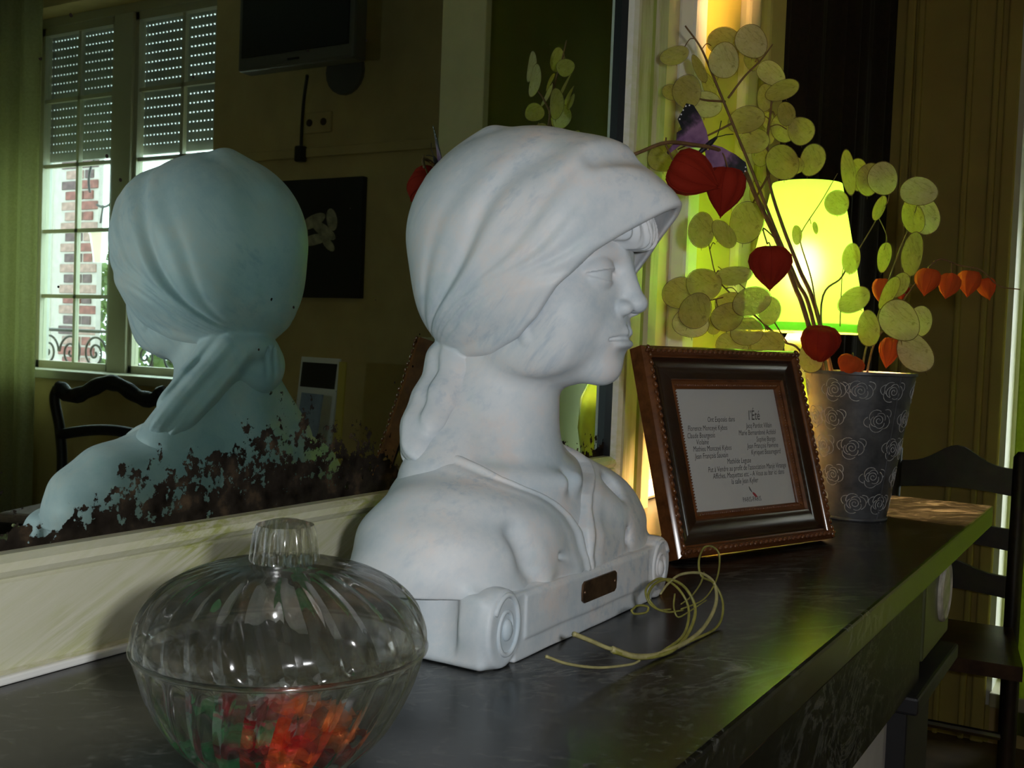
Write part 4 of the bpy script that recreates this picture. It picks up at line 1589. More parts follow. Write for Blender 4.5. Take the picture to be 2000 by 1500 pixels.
# folding strut behind: from the back down to the mantel
Minv = PFM.inverted()
top = Vector((0, FH * 0.62, -FT))
ftw = PFM @ Vector((0, 0, -FT)) - out * 0.085
ftw.z = MZ + 0.001
ft = Minv @ ftw
gg = G()
for sx, hw_ in ((1, 0.022),):
    d = (ft - top)
    n2 = d.cross(Vector((1, 0, 0))).normalized() * 0.0025
    v = [top + Vector((-0.016, 0, 0)), top + Vector((0.016, 0, 0)), ft + Vector((0.026, 0, 0)), ft + Vector((-0.026, 0, 0))]
    v = [p for p in v] + [p + n2 for p in v]
    gg.add(v, [(0, 1, 2, 3), (7, 6, 5, 4), (0, 4, 5, 1), (1, 5, 6, 2), (2, 6, 7, 3), (3, 7, 4, 0)])
gg.obj('strut', M['black'], pf)

# ------------------------------------------------------------------ zinc bucket with roses
VX, VY = 1.226, -0.205
VH, RB, RT = 0.163, 0.0345, 0.0590


def m_zinc():
    n = N('zinc')
    f = n.noise(45, 5, 0.6)
    n.color(n.ramp(f, [(0.3, (0.045, 0.048, 0.055)), (0.7, (0.13, 0.135, 0.145))]))
    n.set(Metallic=0.35, Roughness=n.ramp(n.noise(60, 3), [(0.3, 0.42), (0.7, 0.6)]))
    n.bump(f, 0.15, 0.001)
    return n.mat


M['zinc'] = m_zinc()
M['rosewhite'] = simple('rose_white', (0.42, 0.42, 0.42), 0.7, scale=200, var=0.4)
vase = thing('zinc_bucket', 'tapered dark zinc bucket patterned with white line roses holding dried flowers', 'vase', (VX, VY, MZ), math.radians(238))
G().lathe([(0.0, 0.0), (RB, 0.0), (RB + 0.0008, 0.002), (RT, VH - 0.004), (RT + 0.0018, VH - 0.003), (RT + 0.0018, VH), (RT - 0.0006, VH), (RT - 0.003, VH - 0.006),
           (RB - 0.001, 0.003), (0.0, 0.003)], 56).obj('body', M['zinc'], vase, 30)
G().tube([((RB + (RT - RB) * t) * 1.0 + 0.0004, 0, VH * t) for t in np.linspace(0.02, 0.97, 6)], 0.0009, 6).obj('seam', M['zinc'], vase)
G().lathe([(RB - 0.001, -0.0), (RB + 0.0016, 0.0), (RB + 0.0022, 0.0018), (RB + 0.0014, 0.0036), (RB - 0.001, 0.0036)], 56, close=True).obj('foot_ring', M['zinc'], vase, 'all')


def rose_mesh(zc, rad, seed):
    """loops of a line-drawn rose laid on the cone, centred at angle 0"""
    rr = random.Random(seed)
    gg = G()

    def on(u, v):
        zz = zc + v
        r = RB + (RT - RB) * zz / VH + 0.00035
        a_ = u / r
        return (r * math.cos(a_), r * math.sin(a_), zz)
    sp = []
    for t in np.linspace(0, 3.3 * PI, 26):
        r = 0.08 * rad + 0.36 * rad * t / (3.3 * PI)
        sp.append(on(r * math.cos(t), r * math.sin(t)))
    gg.tube(sp, 0.00058, 4)
    for (r0, a0, span) in ((0.52, 0.3, 1.9), (0.55, 2.5, 1.8), (0.53, 4.5, 1.7), (0.76, 1.4, 1.7), (0.80, 3.3, 1.6), (0.78, 5.3, 1.7), (0.98, 2.6, 0.9), (1.0, 0.2, 0.8)):
        a0 += rr.uniform(-0.3, 0.3)
        pts = []
        for t in np.linspace(0, 1, 8):
            ang = a0 + span * t
            r = rad * r0 * (0.90 + 0.24 * math.sin(t * PI))
            pts.append(on(r * math.cos(ang), r * math.sin(ang)))
        gg.tube(pts, 0.00055, 4)
    return gg.mesh('rose', M['rosewhite'])


for row, zc in enumerate((0.020, 0.050, 0.081, 0.112, 0.143)):
    rc = RB + (RT - RB) * zc / VH
    n_ = 7 if row < 2 else (8 if row < 4 else 9)
    me_ = [rose_mesh(zc, 0.0135 + 0.001 * (row > 1), 50 + row * 2 + k) for k in range(2)]
    for k in range(n_):
        o = link('rose', me_[k % 2], vase)
        o.rotation_euler = (0, 0, 2 * PI * (k + 0.5 * (row % 2)) / n_ + 0.15 * math.sin(k * 2.3 + row))

# ------------------------------------------------------------------ lamp at the end of the mantel
LX, LY = 1.302, -0.114


def m_shade():
    n = N('lamp_shade')
    tl = n.new('ShaderNodeBsdfTranslucent')
    tl.inputs['Color'].default_value = (0.47, 0.98, 0.30, 1)
    df = n.new('ShaderNodeBsdfDiffuse')
    df.inputs['Color'].default_value = (0.35, 0.55, 0.05, 1)
    mx = n.new('ShaderNodeMixShader')
    mx.inputs[0].default_value = 0.38
    rf = n.new('ShaderNodeBsdfRefraction')
    rf.inputs['Color'].default_value = (0.78, 1.0, 0.9, 1)
    rf.inputs['IOR'].default_value = 1.35
    rf.inputs['Roughness'].default_value = 0.6
    mf = n.new('ShaderNodeMixShader')
    mf.inputs[0].default_value = 0.5
    n.l(tl.outputs[0], mf.inputs[1])
    n.l(rf.outputs[0], mf.inputs[2])
    n.l(mf.outputs[0], mx.inputs[1])
    n.l(df.outputs[0], mx.inputs[2])
    n.l(mx.outputs[0], n.out.inputs['Surface'])
    return n.mat


M['shade'] = m_shade()
M['lampgreen'] = simple('lamp_ceramic', (0.33, 0.48, 0.06), 0.2, scale=30, var=0.15)
M['lampneck'] = simple('lamp_neck', (0.75, 0.70, 0.55), 0.4, var=0)
lamp = thing('table_lamp', 'lit table lamp with glowing green cone shade behind the bucket', 'lamp', (LX, LY, MZ))
G().lathe([(0, 0), (0.044, 0), (0.046, 0.006), (0.040, 0.016), (0.030, 0.030), (0.036, 0.070), (0.034, 0.110), (0.020, 0.140), (0.013, 0.150), (0.0, 0.150)], 36).obj('base', M['lampgreen'], lamp, 50)
G().lathe([(0.0, 0.204), (0.008, 0.204), (0.008, 0.258), (0.0, 0.258)], 16).obj('socket', M['lampneck'], lamp, 30)
G().lathe([(0.0, 0.149), (0.012, 0.149), (0.011, 0.165), (0.017, 0.180), (0.019, 0.196), (0.015, 0.204), (0.0, 0.204)], 24).obj('neck', M['lampneck'], lamp, 50)
SZ0, SZ1, SR0, SR1 = 0.207, 0.385, 0.078, 0.041
sh = G().lathe([(SR0, SZ0), (SR1, SZ1), (SR1 - 0.001, SZ1), (SR0 - 0.001, SZ0)], 56, close=True).obj('shade', M['shade'], lamp, 50)
G().lathe([(SR0 + 0.0004, SZ0 - 0.001), (SR0 + 0.001, SZ0 + 0.001), (SR0 - 0.002, SZ0 + 0.009), (SR0 - 0.0035, SZ0 + 0.009), (SR0 - 0.0016, SZ0 - 0.001)], 56, close=True).obj('trim_band', M['shade'], sh, 50)
gg = G()
for k in range(3):
    t = 2 * PI * k / 3
    gg.tube([(0.010 * math.cos(t), 0.010 * math.sin(t), 0.214), ((SR0 - 0.004) * math.cos(t), (SR0 - 0.004) * math.sin(t), 0.212)], 0.001, 6)
gg.obj('spider', M['black'], sh)
mb = N('bulb_glow')
em = mb.new('ShaderNodeEmission')
em.inputs['Color'].default_value = (1.0, 0.56, 0.22, 1)
em.inputs['Strength'].default_value = 4300.0
mb.l(em.outputs[0], mb.out.inputs['Surface'])
G().ell((0, 0, 0.284), (0.020, 0.020, 0.030), 16, 10).obj('bulb', mb.mat, lamp, 'all')

# ------------------------------------------------------------------ dried flowers
def zp(zx, zy):
    return (1230 + zx * 0.4665, 40 + zy * 0.4667)


def m_pod(name, c, c2):
    n = N(name)
    f = n.noise(1.6, 5, 0.7)
    v = n.coord2((0, 0, 0.6), (0.7, 3.2, 1))
    crease = n.ramp(n.math('ABSOLUTE', n.math('SUBTRACT', n.noise(1.0, 3, 0.5, v, 0.5), 0.5)), [(0.0, 0.35), (0.02, 0.0)])
    seed = n.ramp(n.noise(2.2, 1), [(0.70, 0.0), (0.74, 0.4)])
    col = n.mix(crease, n.ramp(f, [(0.3, c), (0.7, c2)]), (0.20, 0.14, 0.04))
    col = n.mix(seed, col, (0.25, 0.18, 0.05))
    tl = n.new('ShaderNodeBsdfTranslucent')
    n.l(col, tl.inputs['Color'])
    n.color(col)
    n.set(Roughness=0.32)
    n.bump(f, 0.25, 0.1)
    tr = n.new('ShaderNodeBsdfTransparent')
    tr.inputs[0].default_value = (0.97, 0.93, 0.70, 1)
    mx = n.new('ShaderNodeMixShader')
    mx.inputs[0].default_value = 0.55
    n.l(n.b.outputs[0], mx.inputs[1])
    n.l(tl.outputs[0], mx.inputs[2])
    m2 = n.new('ShaderNodeMixShader')
    m2.inputs[0].default_value = 0.22
    n.l(mx.outputs[0], m2.inputs[1])
    n.l(tr.outputs[0], m2.inputs[2])
    n.l(m2.outputs[0], n.out.inputs['Surface'])
    return n.mat


M['pod'] = m_pod('honesty_pod', (0.54, 0.49, 0.11), (0.68, 0.62, 0.22))
M['pod2'] = m_pod('honesty_pod_silver', (0.66, 0.61, 0.30), (0.82, 0.77, 0.52))
M['podrim'] = simple('pod_rim', (0.16, 0.11, 0.03), 0.6, var=0.2)
M['stem'] = simple('dry_stem', (0.17, 0.09, 0.03), 0.7, scale=100, var=0.3)
M['stemgreen'] = simple('thin_stem', (0.22, 0.19, 0.05), 0.7, scale=100, var=0.3)


def pod_mesh(mat, seed):
    """flat papery disc with a thickened edge, a beak and a slight crinkle; unit radius"""
    rr = random.Random(seed)
    ph = [rr.uniform(0, 6.28) for _ in range(5)]
    gg = G()
    S = 26

    def outline(t):
        return 1 + 0.03 * math.sin(2 * t + ph[0]) + 0.025 * math.sin(3 * t + ph[1])
    for side in (1, -1):
        v = [(0, 0, side * 0.045)]
        for k, r in enumerate((0.35, 0.68, 0.97)):
            for i in range(S):
                t = 2 * PI * i / S
                o_ = outline(t) * r
                zz = side * 0.045 * (1 - r * r * 0.8) + 0.045 * math.sin(2 * t + ph[2]) * r * r + 0.012 * math.sin(7 * t + ph[3] + k * 2) * (1 - r) * side
                v.append((o_ * math.cos(t), o_ * math.sin(t), zz))
        f = [(0, 1 + i, 1 + (i + 1) % S) for i in range(S)]
        for k in range(2):
            b_ = 1 + k * S
            f += [(b_ + i, b_ + S + i, b_ + S + (i + 1) % S, b_ + (i + 1) % S) for i in range(S)]
        gg.add(v, f)
    ring = [(outline(t) * math.cos(t), outline(t) * math.sin(t), 0.045 * math.sin(2 * t + ph[2])) for t in np.linspace(0, 2 * PI, S + 1)]
    gg.tube(ring, 0.015, 5, 1, cap=False)
    gg.tube([(0, -0.98, 0.0), (0.02, -1.17, 0)], [0.02, 0.008], 5, 1)
    return gg.mesh('seed_pod', [mat, M['podrim']], 'all')


PODM = [pod_mesh(M['pod'], k) for k in range(5)]
PODS = [pod_mesh(M['pod2'], 10 + k) for k in range(3)]
rb = random.Random(21)


MW = [None]


def place_pod(parent, c, rx, ry, rot, depth_tilt, silver=False):
    o = link('seed_pod', rb.choice(PODS if silver else PODM), parent)
    # facing the room, turned about its own axis by rot, tilted a little
    base = Matrix((_R, _U, -_F)).transposed()
    tx = Matrix.Rotation(rb.uniform(-depth_tilt, depth_tilt), 3, 'X')
    ty = Matrix.Rotation(rb.uniform(-depth_tilt, depth_tilt), 3, 'Y')
    q = base @ Matrix.Rotation(math.radians(rot), 3, 'Z') @ tx @ ty
    MW[0] = Matrix.Translation(c) @ q.to_4x4() @ Matrix.Diagonal((rx, ry, max(rx, ry), 1))
    return o


def nearest(path, p):
    return min(path, key=lambda q: (q - p).length)


def honesty(label, path, pods, branches=(), thick=0.0016):
    """path, branches: (zoom x, zoom y, depth); pods: (zx, zy, rx, ry, rot, depth, silver)"""
    t = thing('honesty_stem', label, 'dried flower', (VX, VY, MZ + 0.012), group='dried honesty stems in the zinc bucket')
    W = Matrix.Translation((VX, VY, MZ + 0.012))
    Wi = W.inverted()
    foot = Vector((VX + rb.uniform(-0.012, 0.012), VY + rb.uniform(-0.012, 0.012), MZ + 0.014))
    pts = smoothpath([foot] + [at(*zp(a, b), d) for a, b, d in path], 8)
    gg = G()
    n_ = len(pts)
    gg.tube([Wi @ p for p in pts], [thick * (1 - 0.65 * k / n_) for k in range(n_)], 6)
    allp = list(pts[len(pts) // 4:])
    for br in branches:
        bp = smoothpath([at(*zp(a, b), d) for a, b, d in br], 6)
        gg.tube([Wi @ p for p in bp], [thick * 0.55 * (1 - 0.5 * k / len(bp)) for k in range(len(bp))], 5)
        allp += bp
    for (zx, zy, rx, ry, rot, dep, sil) in pods:
        c_ = at(*zp(zx, zy), dep)
        k = 0.4665 * dep / FPX * 1.14
        o = place_pod(None, c_, rx * k, ry * k, rot, 0.35, sil)
        o.parent = t
        o.matrix_basis = Wi @ MW[0]
        q = nearest(allp, c_)
        if (q - c_).length > max(rx, ry) * k * 1.1:
            e_ = c_ + (q - c_).normalized() * max(rx, ry) * k * 0.97
            mid = (q + e_) / 2 + Vector((0, 0, 0.004))
            gg.tube([Wi @ p for p in smoothpath([q, mid, e_], 4)], 0.0005, 4)
    o = gg.obj('stem', M['stemgreen'] if thick < 0.0015 else M['stem'], t, 'all', fix=False)
    return t


honesty('tallest dried honesty stem rising highest above the butterfly, with pale papery pods',
        [(770, 1270, 1.19), (700, 1090, 1.17), (615, 890, 1.15), (520, 650, 1.13), (430, 430, 1.12), (340, 210, 1.11), (295, 110, 1.11), (232, 22, 1.105)],
        [(187, 147, 55, 34, 10, 1.10, 0), (393, 85, 60, 50, 0, 1.12, 0), (510, 88, 64, 62, 0, 1.10, 1), (395, 168, 58, 68, -20, 1.09, 1), (176, 300, 38, 32, 0, 1.11, 0),
         (240, 298, 52, 62, 10, 1.10, 0), (312, 352, 66, 48, 0, 1.12, 1), (255, 470, 45, 50, 0, 1.13, 0), (140, 575, 58, 52, 0, 1.14, 0), (510, 170, 30, 42, 0, 1.13, 0),
         (290, 200, 22, 60, 20, 1.12, 0), (330, 270, 24, 55, 15, 1.13, 0)],
        [[(412, 325, 1.12), (480, 235, 1.115), (550, 165, 1.11), (598, 100, 1.11)], [(430, 430, 1.12), (330, 480, 1.13), (200, 540, 1.14)], [(400, 340, 1.12), (300, 330, 1.11), (215, 290, 1.105)]], 0.0024)
honesty('dried honesty stem with a column of pods directly above the green lamp shade',
        [(795, 1265, 1.20), (710, 1040, 1.19), (640, 860, 1.18), (585, 680, 1.17), (575, 520, 1.16), (590, 380, 1.15), (600, 260, 1.15)],
        [(593, 222, 58, 55, 0, 1.14, 1), (640, 292, 62, 40, 15, 1.13, 0), (568, 322, 30, 52, 0, 1.15, 0), (655, 390, 36, 46, 0, 1.14, 0), (648, 445, 48, 62, 0, 1.15, 0), (718, 462, 48, 55, 0, 1.14, 0),
         (488, 415, 66, 50, 15, 1.12, 0), (520, 505, 55, 48, 0, 1.13, 0), (640, 592, 66, 70, 0, 1.12, 0), (697, 607, 28, 36, 0, 1.13, 0), (765, 583, 44, 62, -15, 1.13, 0), (545, 565, 36, 42, 0, 1.15, 0),
         (580, 420, 22, 34, 0, 1.16, 0), (585, 480, 22, 34, 0, 1.16, 0), (490, 845, 60, 80, -8, 1.12, 0), (535, 730, 30, 60, 0, 1.16, 0)],
        [[(590, 560, 1.16), (680, 640, 1.15), (745, 600, 1.14)], [(585, 640, 1.17), (540, 720, 1.15), (500, 790, 1.13)]], 0.0027)
honesty('dried honesty stem bending left low beside the bust, thick with round pods',
        [(745, 1440, 1.19), (640, 1340, 1.16), (540, 1250, 1.13), (430, 1150, 1.10), (365, 1075, 1.08), (335, 960, 1.07)],
        [(300, 877, 54, 64, 0, 1.05, 0), (395, 895, 62, 36, -45, 1.05, 0), (310, 1105, 63, 68, 0, 1.06, 0), (435, 1068, 66, 36, 5, 1.06, 0), (205, 1140, 60, 62, 0, 1.08, 0),
         (275, 1215, 56, 70, -25, 1.05, 0), (255, 1265, 66, 60, 0, 1.08, 1), (420, 1185, 56, 46, 0, 1.09, 0), (510, 1175, 70, 56, 20, 1.06, 0), (410, 1240, 62, 56, 0, 1.07, 0),
         (490, 1300, 58, 58, 0, 1.08, 0), (585, 1215, 40, 56, 0, 1.10, 0), (432, 1360, 60, 60, 0, 1.10, 0), (580, 1360, 62, 60, 0, 1.09, 0), (350, 1275, 28, 36, 0, 1.10, 0), (758, 1410, 44, 60, 0, 1.13, 0)],
        [[(660, 1350, 1.16), (575, 1220, 1.13), (480, 1120, 1.11), (370, 1030, 1.09)], [(560, 1270, 1.13), (660, 1400, 1.15), (720, 1440, 1.17)], [(430, 1150, 1.10), (300, 1180, 1.08)]], 0.0015)
honesty('slender dried honesty stem crossing the lamp shade towards the upper right',
        [(800, 1240, 1.19), (890, 1070, 1.20), (970, 940, 1.21), (1040, 820, 1.22), (1085, 730, 1.22), (1020, 640, 1.23)],
        [(915, 635, 26, 85, 6, 1.22, 0), (955, 645, 40, 62, 0, 1.23, 0), (1000, 665, 46, 62, 0, 1.22, 0), (1060, 662, 60, 62, 0, 1.21, 1), (1045, 785, 20, 56, -25, 1.22, 0), (928, 995, 36, 60, -12, 1.19, 0),
         (940, 1170, 62, 44, 28, 1.18, 0), (1065, 990, 26, 62, -15, 1.20, 0)],
        [[(880, 1280, 1.19), (885, 1150, 1.19), (893, 1040, 1.20), (925, 990, 1.20)], [(1030, 800, 1.22), (1075, 900, 1.21), (1065, 960, 1.20)]], 0.0012)
honesty('dried honesty stem leaning right over the bucket rim with silvery pods',
        [(975, 1450, 1.19), (1030, 1270, 1.19), (1080, 1100, 1.20), (1130, 960, 1.21), (1180, 840, 1.22), (1215, 740, 1.22)],
        [(1210, 715, 68, 52, 0, 1.21, 1), (1185, 820, 44, 70, 5, 1.22, 0), (1240, 820, 54, 68, 0, 1.23, 1), (1183, 978, 38, 80, -4, 1.21, 0), (1000, 1290, 40, 72, 10, 1.17, 0), (1130, 1255, 80, 80, 0, 1.17, 1),
         (1215, 1260, 48, 60, 0, 1.19, 1), (1195, 1390, 60, 82, 20, 1.17, 1), (1085, 1140, 30, 66, -25, 1.18, 0), (1128, 1108, 32, 52, -30, 1.19, 0)],
        [[(1030, 1270, 1.19), (1120, 1320, 1.18), (1180, 1360, 1.18)]], 0.0014)
honesty('short thin honesty twig in front of the lamp with two small pods',
        [(790, 1250, 1.18), (760, 1080, 1.17), (715, 930, 1.165), (722, 880, 1.165), (800, 760, 1.17), (870, 640, 1.175)],
        [(868, 763, 50, 46, 0, 1.17, 0), (700, 897, 19, 38, 0, 1.16, 0), (777, 868, 9, 24, 15, 1.17, 0)], [], 0.0010)


def m_lantern(name, c0, c1):
    n = N(name)
    f = n.noise(120, 4, 0.6)
    col = n.ramp(f, [(0.3, c0), (0.7, c1)])
    n.color(col)
    n.set(Roughness=0.75)
    n.b.inputs['Specular IOR Level'].default_value = 0.2
    n.bump(n.noise(260, 4), 0.35, 0.001)
    tl = n.new('ShaderNodeBsdfTranslucent')
    n.l(col, tl.inputs['Color'])
    mx = n.new('ShaderNodeMixShader')
    mx.inputs[0].default_value = 0.30
    n.l(n.b.outputs[0], mx.inputs[1])
    n.l(tl.outputs[0], mx.inputs[2])
    n.l(mx.outputs[0], n.out.inputs['Surface'])
    return n.mat


M['lred'] = m_lantern('lantern_red', (0.30, 0.018, 0.008), (0.48, 0.035, 0.012))
M['lorange'] = m_lantern('lantern_orange', (0.55, 0.07, 0.012), (0.80, 0.16, 0.03))


def lantern_mesh(mat, seed):
    """five-ribbed papery husk: stalk at +z, point at -z, unit half height"""
    rr = random.Random(seed)
    prof = [(0.02, 0.78), (0.30, 0.84), (0.62, 0.78), (0.86, 0.52), (0.92, 0.22), (0.84, -0.08), (0.64, -0.38), (0.38, -0.64), (0.17, -0.82), (0.06, -0.94), (0.0, -1.06)]
    ph = rr.uniform(0, 6)

    def rf(r, z, t, k):
        return r * (0.86 + 0.14 * abs(math.cos(2.5 * t + ph)) ** 0.7) * (1 + 0.03 * math.sin(9 * t + k))
    gg = G().lathe(prof, 40, rfun=rf)
    for k in range(10):
        t = 2 * PI * k / 10
        pts = [(rf(r, z, t, i) * 1.01 * math.cos(t), rf(r, z, t, i) * 1.01 * math.sin(t), z) for i, (r, z) in enumerate(prof[:-1])]
        gg.tube(pts, 0.018, 4)
    return gg.mesh('lantern', mat, 'all')


LR = [lantern_mesh(M['lred'], k) for k in range(2)]
LO = [lantern_mesh(M['lorange'], 5 + k) for k in range(2)]


def physalis(label, path, lanterns, branches=(), thick=0.0017, infoot=True):
    """lanterns: (zx, zy, half width, half height, tip direction in degrees from straight down, depth, orange)"""
    t = thing('physalis_stem', label, 'dried flower', (VX, VY, MZ + 0.012), group='dried physalis stems in the zinc bucket')
    Wi = Matrix.Translation((VX, VY, MZ + 0.012)).inverted()
    foot = Vector((VX + rb.uniform(-0.01, 0.01), VY + rb.uniform(-0.01, 0.01), MZ + 0.014))
    pts = smoothpath([foot] + [at(*zp(a, b), d) for a, b, d in path], 8)
    gg = G()
    n_ = len(pts)
    gg.tube([Wi @ p for p in pts], [thick * (1 - 0.5 * k / n_) for k in range(n_)], 6)
    allp = list(pts[len(pts) // 4:])
    for br in branches:
        bp = smoothpath([at(*zp(a, b), d) for a, b, d in br], 6)
        gg.tube([Wi @ p for p in bp], 0.0008, 5)
        allp += bp
    for i, (zx, zy, hw_, hh_, tip, dep, org) in enumerate(lanterns):
        k = 0.4665 * dep / FPX
        c_ = at(*zp(zx, zy), dep)
        o = link('lantern', (LO if org else LR)[i % 2])
        base = Matrix((_R, _F, _U)).transposed()
        q = base @ Matrix.Rotation(math.radians(tip), 3, 'Y') @ Matrix.Rotation(rb.uniform(-0.3, 0.3), 3, 'X') @ Matrix.Rotation(rb.uniform(0, 6), 3, 'Z')
        mw = Matrix.Translation(c_) @ q.to_4x4() @ Matrix.Diagonal((hw_ * k, hw_ * k, hh_ * k, 1))
        o.parent = t
        o.matrix_basis = Wi @ mw
        topc = mw @ Vector((0, 0, 0.8))
        q_ = nearest(allp, topc)
        gg.tube([Wi @ p for p in smoothpath([q_, (q_ + topc) / 2 + Vector((0, 0, 0.003)), topc], 4)], 0.0007, 5)
    gg.obj('stem', M['stem'], t, 'all', fix=False)
    return t


physalis('dried physalis stem arching left over the headscarf with three big red lanterns',
         [(750, 1280, 1.18), (690, 1110, 1.15), (620, 930, 1.11), (530, 740, 1.05), (470, 610, 1.01), (380, 545, 0.97), (270, 520, 0.95), (150, 512, 0.93), (20, 560, 0.92)],
         [(266, 648, 108, 122, -62, 0.945, 0), (397, 712, 94, 112, 8, 0.965, 0), (588, 1030, 98, 100, -2, 1.07, 0)],
         [[(150, 512, 0.93), (152, 490, 0.93)], [(150, 520, 0.93), (185, 590, 0.94)], [(620, 925, 1.11), (560, 870, 1.08), (575, 935, 1.075)]], 0.0029)
physalis('short physalis stem with dark red and orange lanterns sitting on bucket rim',
         [(800, 1440, 1.17), (790, 1330, 1.16)],
         [(795, 1358, 92, 92, 0, 1.13, 0), (920, 1445, 62, 52, 20, 1.15, 1)], [[(880, 1500, 1.18), (930, 1400, 1.16)]], 0.0014)
physalis('dried physalis stem arching far right with a row of orange lanterns',
         [(1000, 1440, 1.19), (1080, 1270, 1.19), (1160, 1150, 1.20), (1230, 1060, 1.21), (1295, 1000, 1.21), (1380, 1025, 1.22), (1470, 1045, 1.22), (1545, 1110, 1.23), (1635, 1126, 1.23)],
         [(1245, 1092, 58, 62, 12, 1.20, 1), (1335, 1112, 52, 60, 20, 1.21, 1), (1420, 1098, 54, 60, 5, 1.23, 1), (1495, 1122, 44, 50, -10, 1.24, 1), (1055, 1130, 46, 58, 5, 1.21, 1), (1140, 1140, 34, 40, 0, 1.22, 0),
          (1085, 1388, 48, 70, 12, 1.19, 1)], [], 0.0013)

# ------------------------------------------------------------------ purple butterfly clipped to the stem
def m_wing():
    n = N('butterfly_wing')
    co = n.new('ShaderNodeTexCoord')
    sp = n.new('ShaderNodeSeparateXYZ')
    n.l(co.outputs['Object'], sp.inputs[0])
    nz = n.noise(160, 4, 0.6)
    e = n.math('ADD', sp.outputs['X'], n.math('MULTIPLY', n.math('SUBTRACT', nz, 0.5), 0.02))
    edge = n.ramp(e, [(0.0165, 0.0), (0.021, 1.0)])
    base = n.ramp(n.noise(90, 3), [(0.35, (0.16, 0.07, 0.17)), (0.65, (0.30, 0.15, 0.28))])
    n.color(n.mix(edge, base, (0.008, 0.010, 0.012)))
    n.set(Roughness=0.6)
    return n.mat


M['wing'] = m_wing()
bcen = at(1379, 287, 0.965)
bf = thing('purple_butterfly', 'purple and black feather butterfly perched on the physalis arch', 'butterfly', tuple(bcen))
bq = Matrix((_R, _U, -_F)).transposed()
bf.matrix_basis = Matrix.Translation(bcen) @ (bq @ Matrix.Rotation(math.radians(42), 3, 'Z')).to_4x4() @ Matrix.Scale(1.35, 4)
# local: x towards the wing tips, y along the body
fore = [(0, -0.003), (0.008, -0.0075), (0.018, -0.0105), (0.027, -0.0115), (0.0315, -0.0085), (0.030, -0.003), (0.0285, 0.0025), (0.022, 0.0045), (0.012, 0.0035), (0.004, 0.0015)]
hind = [(0, 0.001), (0.007, 0.000), (0.015, 0.0015), (0.021, 0.004), (0.0225, 0.0085), (0.019, 0.012), (0.0185, 0.022), (0.0165, 0.0225), (0.0145, 0.012), (0.008, 0.008)]


def wing(nm, poly, m_):
    gg = G().prism(poly, 0.0005, lambda a_, b_, c_: (a_, b_, c_ + 0.10 * a_ * a_ / 0.03))
    o_ = gg.obj(nm, M['wing'], bf)
    o_.matrix_basis = m_
    return o_


for (aa, tilt, fl) in ((math.radians(96), -0.35, 1), (math.radians(-84), 0.3, -1)):
    mm = Matrix.Rotation(aa, 4, 'Z') @ Matrix.Rotation(tilt, 4, 'Y') @ Matrix.Diagonal((1, fl, 1, 1))
    fw = wing('forewing', fore, mm)
    wing('hindwing', hind, mm)
    gg = G()
    for (a_, b_) in ((0.0305, -0.0070), (0.0300, -0.0040), (0.0290, -0.0012), (0.0275, 0.0015), (0.0290, -0.0092)):
        gg.ell((a_, b_, 0.0006 + 0.10 * a_ * a_ / 0.03), (0.0006, 0.0006, 0.0002), 6, 4)
    gg.obj('white_spots', M['card_white'], fw)
G().tube([(-0.012, 0, 0.001), (-0.004, 0, 0.002), (0.004, 0, 0.002), (0.009, 0, 0.002)], [0.0006, 0.0016, 0.0018, 0.0009], 8).obj('body', M['black'], bf, 'all')
for s_ in (-1, 1):
    G().tube([(0.009, 0, 0.002), (0.014, s_ * 0.003, 0.004), (0.018, s_ * 0.006, 0.004)], 0.0003, 4).obj('antenna', M['black'], bf)

# ------------------------------------------------------------------ coil of dried grass on the mantel
M['grass'] = simple('dry_grass', (0.21, 0.20, 0.04), 0.45, scale=120, var=0.3)
M['grass2'] = simple('dry_grass_pale', (0.33, 0.30, 0.13), 0.5, scale=120, var=0.25)
gc = on_z(1330, 1262, MZ)
coil = thing('grass_coil', 'loose coil of yellow green dried grass stems in front of the bust', 'dried grass', tuple(gc))
p0 = on_z(1300, 1275, MZ)
p1 = on_z(1405, 1225, MZ)
dirg = (p1 - p0).normalized()
side = Vector((dirg.y, -dirg.x, 0))
if side.y > 0:
    side = -side
tiltn = (side * math.cos(0.55) + Vector((0, 0, 1)) * math.sin(0.55))     # plane of the loops leans back


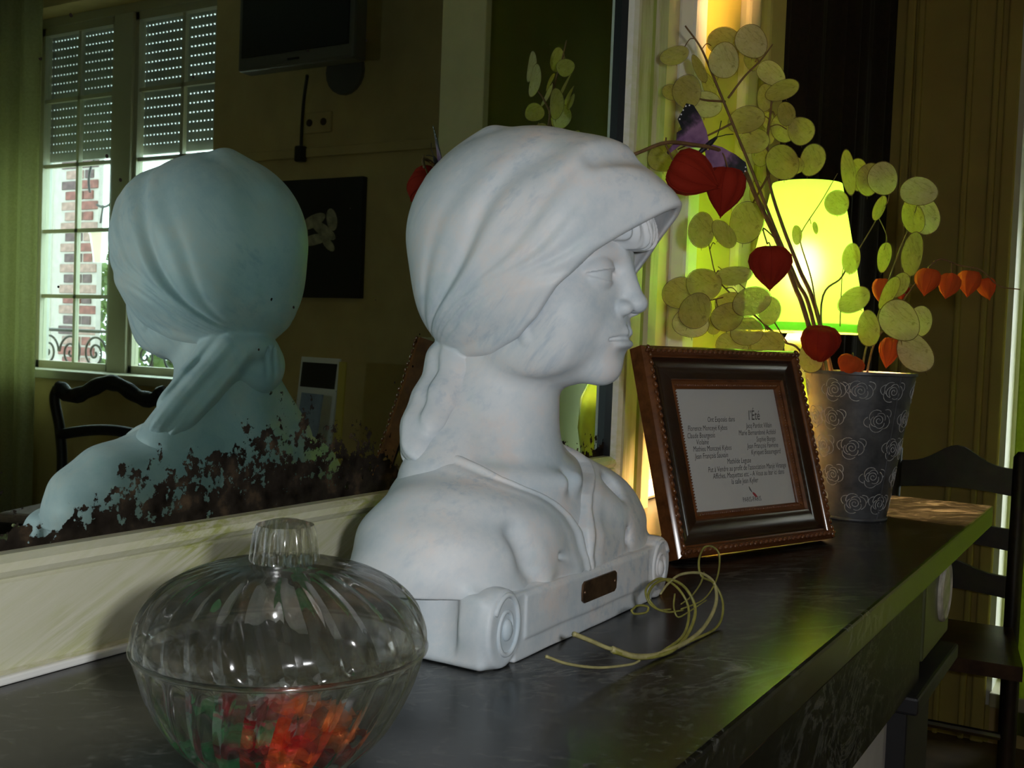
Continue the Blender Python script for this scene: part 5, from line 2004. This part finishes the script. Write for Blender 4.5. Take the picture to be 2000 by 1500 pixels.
def gp(px, py):
    q = on_plane(px, py, p0 + Vector((0, 0, 0.002)), tiltn)
    if q.z < MZ + 0.0016:
        q = on_z(px, py, MZ + 0.0016)
    return q


strands = [
    ([(1195, 1268), (1240, 1282), (1290, 1278), (1335, 1258), (1375, 1225), (1398, 1180), (1395, 1140), (1370, 1120), (1330, 1122), (1305, 1140), (1290, 1160)], 0.0026, 0.0009, 'grass2'),
    ([(1198, 1272), (1250, 1285), (1310, 1272), (1345, 1235), (1358, 1190), (1340, 1150), (1310, 1132), (1280, 1140), (1266, 1165), (1285, 1190), (1310, 1190)], 0.0020, 0.0009, 'grass'),
    ([(1290, 1276), (1335, 1240), (1345, 1190), (1325, 1150), (1290, 1130), (1262, 1150), (1270, 1180), (1300, 1195), (1335, 1192)], 0.0014, 0.0008, 'grass'),
    ([(1340, 1256), (1400, 1225), (1412, 1180), (1395, 1140), (1370, 1125), (1365, 1095), (1375, 1070), (1392, 1068), (1405, 1085), (1400, 1130), (1375, 1170), (1330, 1190)], 0.0013, 0.0007, 'grass'),
    ([(1120, 1238), (1150, 1250), (1185, 1265), (1200, 1268)], 0.0020, 0.0016, 'grass2'),
    ([(1066, 1282), (1110, 1297), (1170, 1304), (1230, 1298), (1250, 1290)], 0.0012, 0.0010, 'grass2'),
    ([(1318, 1160), (1316, 1185), (1324, 1205), (1345, 1195), (1380, 1172)], 0.0009, 0.0006, 'grass'),
    ([(1233, 1193), (1245, 1183), (1265, 1185), (1262, 1196), (1240, 1199), (1233, 1193)], 0.0010, 0.0009, 'grass'),
    ([(1375, 1118), (1368, 1140), (1350, 1165), (1330, 1180)], 0.0009, 0.0006, 'grass'),
]
for (pp, r0, r1, mt) in strands:
    P = smoothpath([gp(*q) for q in pp], 8)
    n_ = len(P)
    P = [Vector((q.x, q.y, max(q.z, MZ + r0 * 0.75))) - gc for q in P]
    G().tube(P, [r0 * 0.72 + (r1 - r0) * 0.72 * k / n_ for k in range(n_)], 6).obj('grass_stem', M[mt], coil, 'all', fix=False)
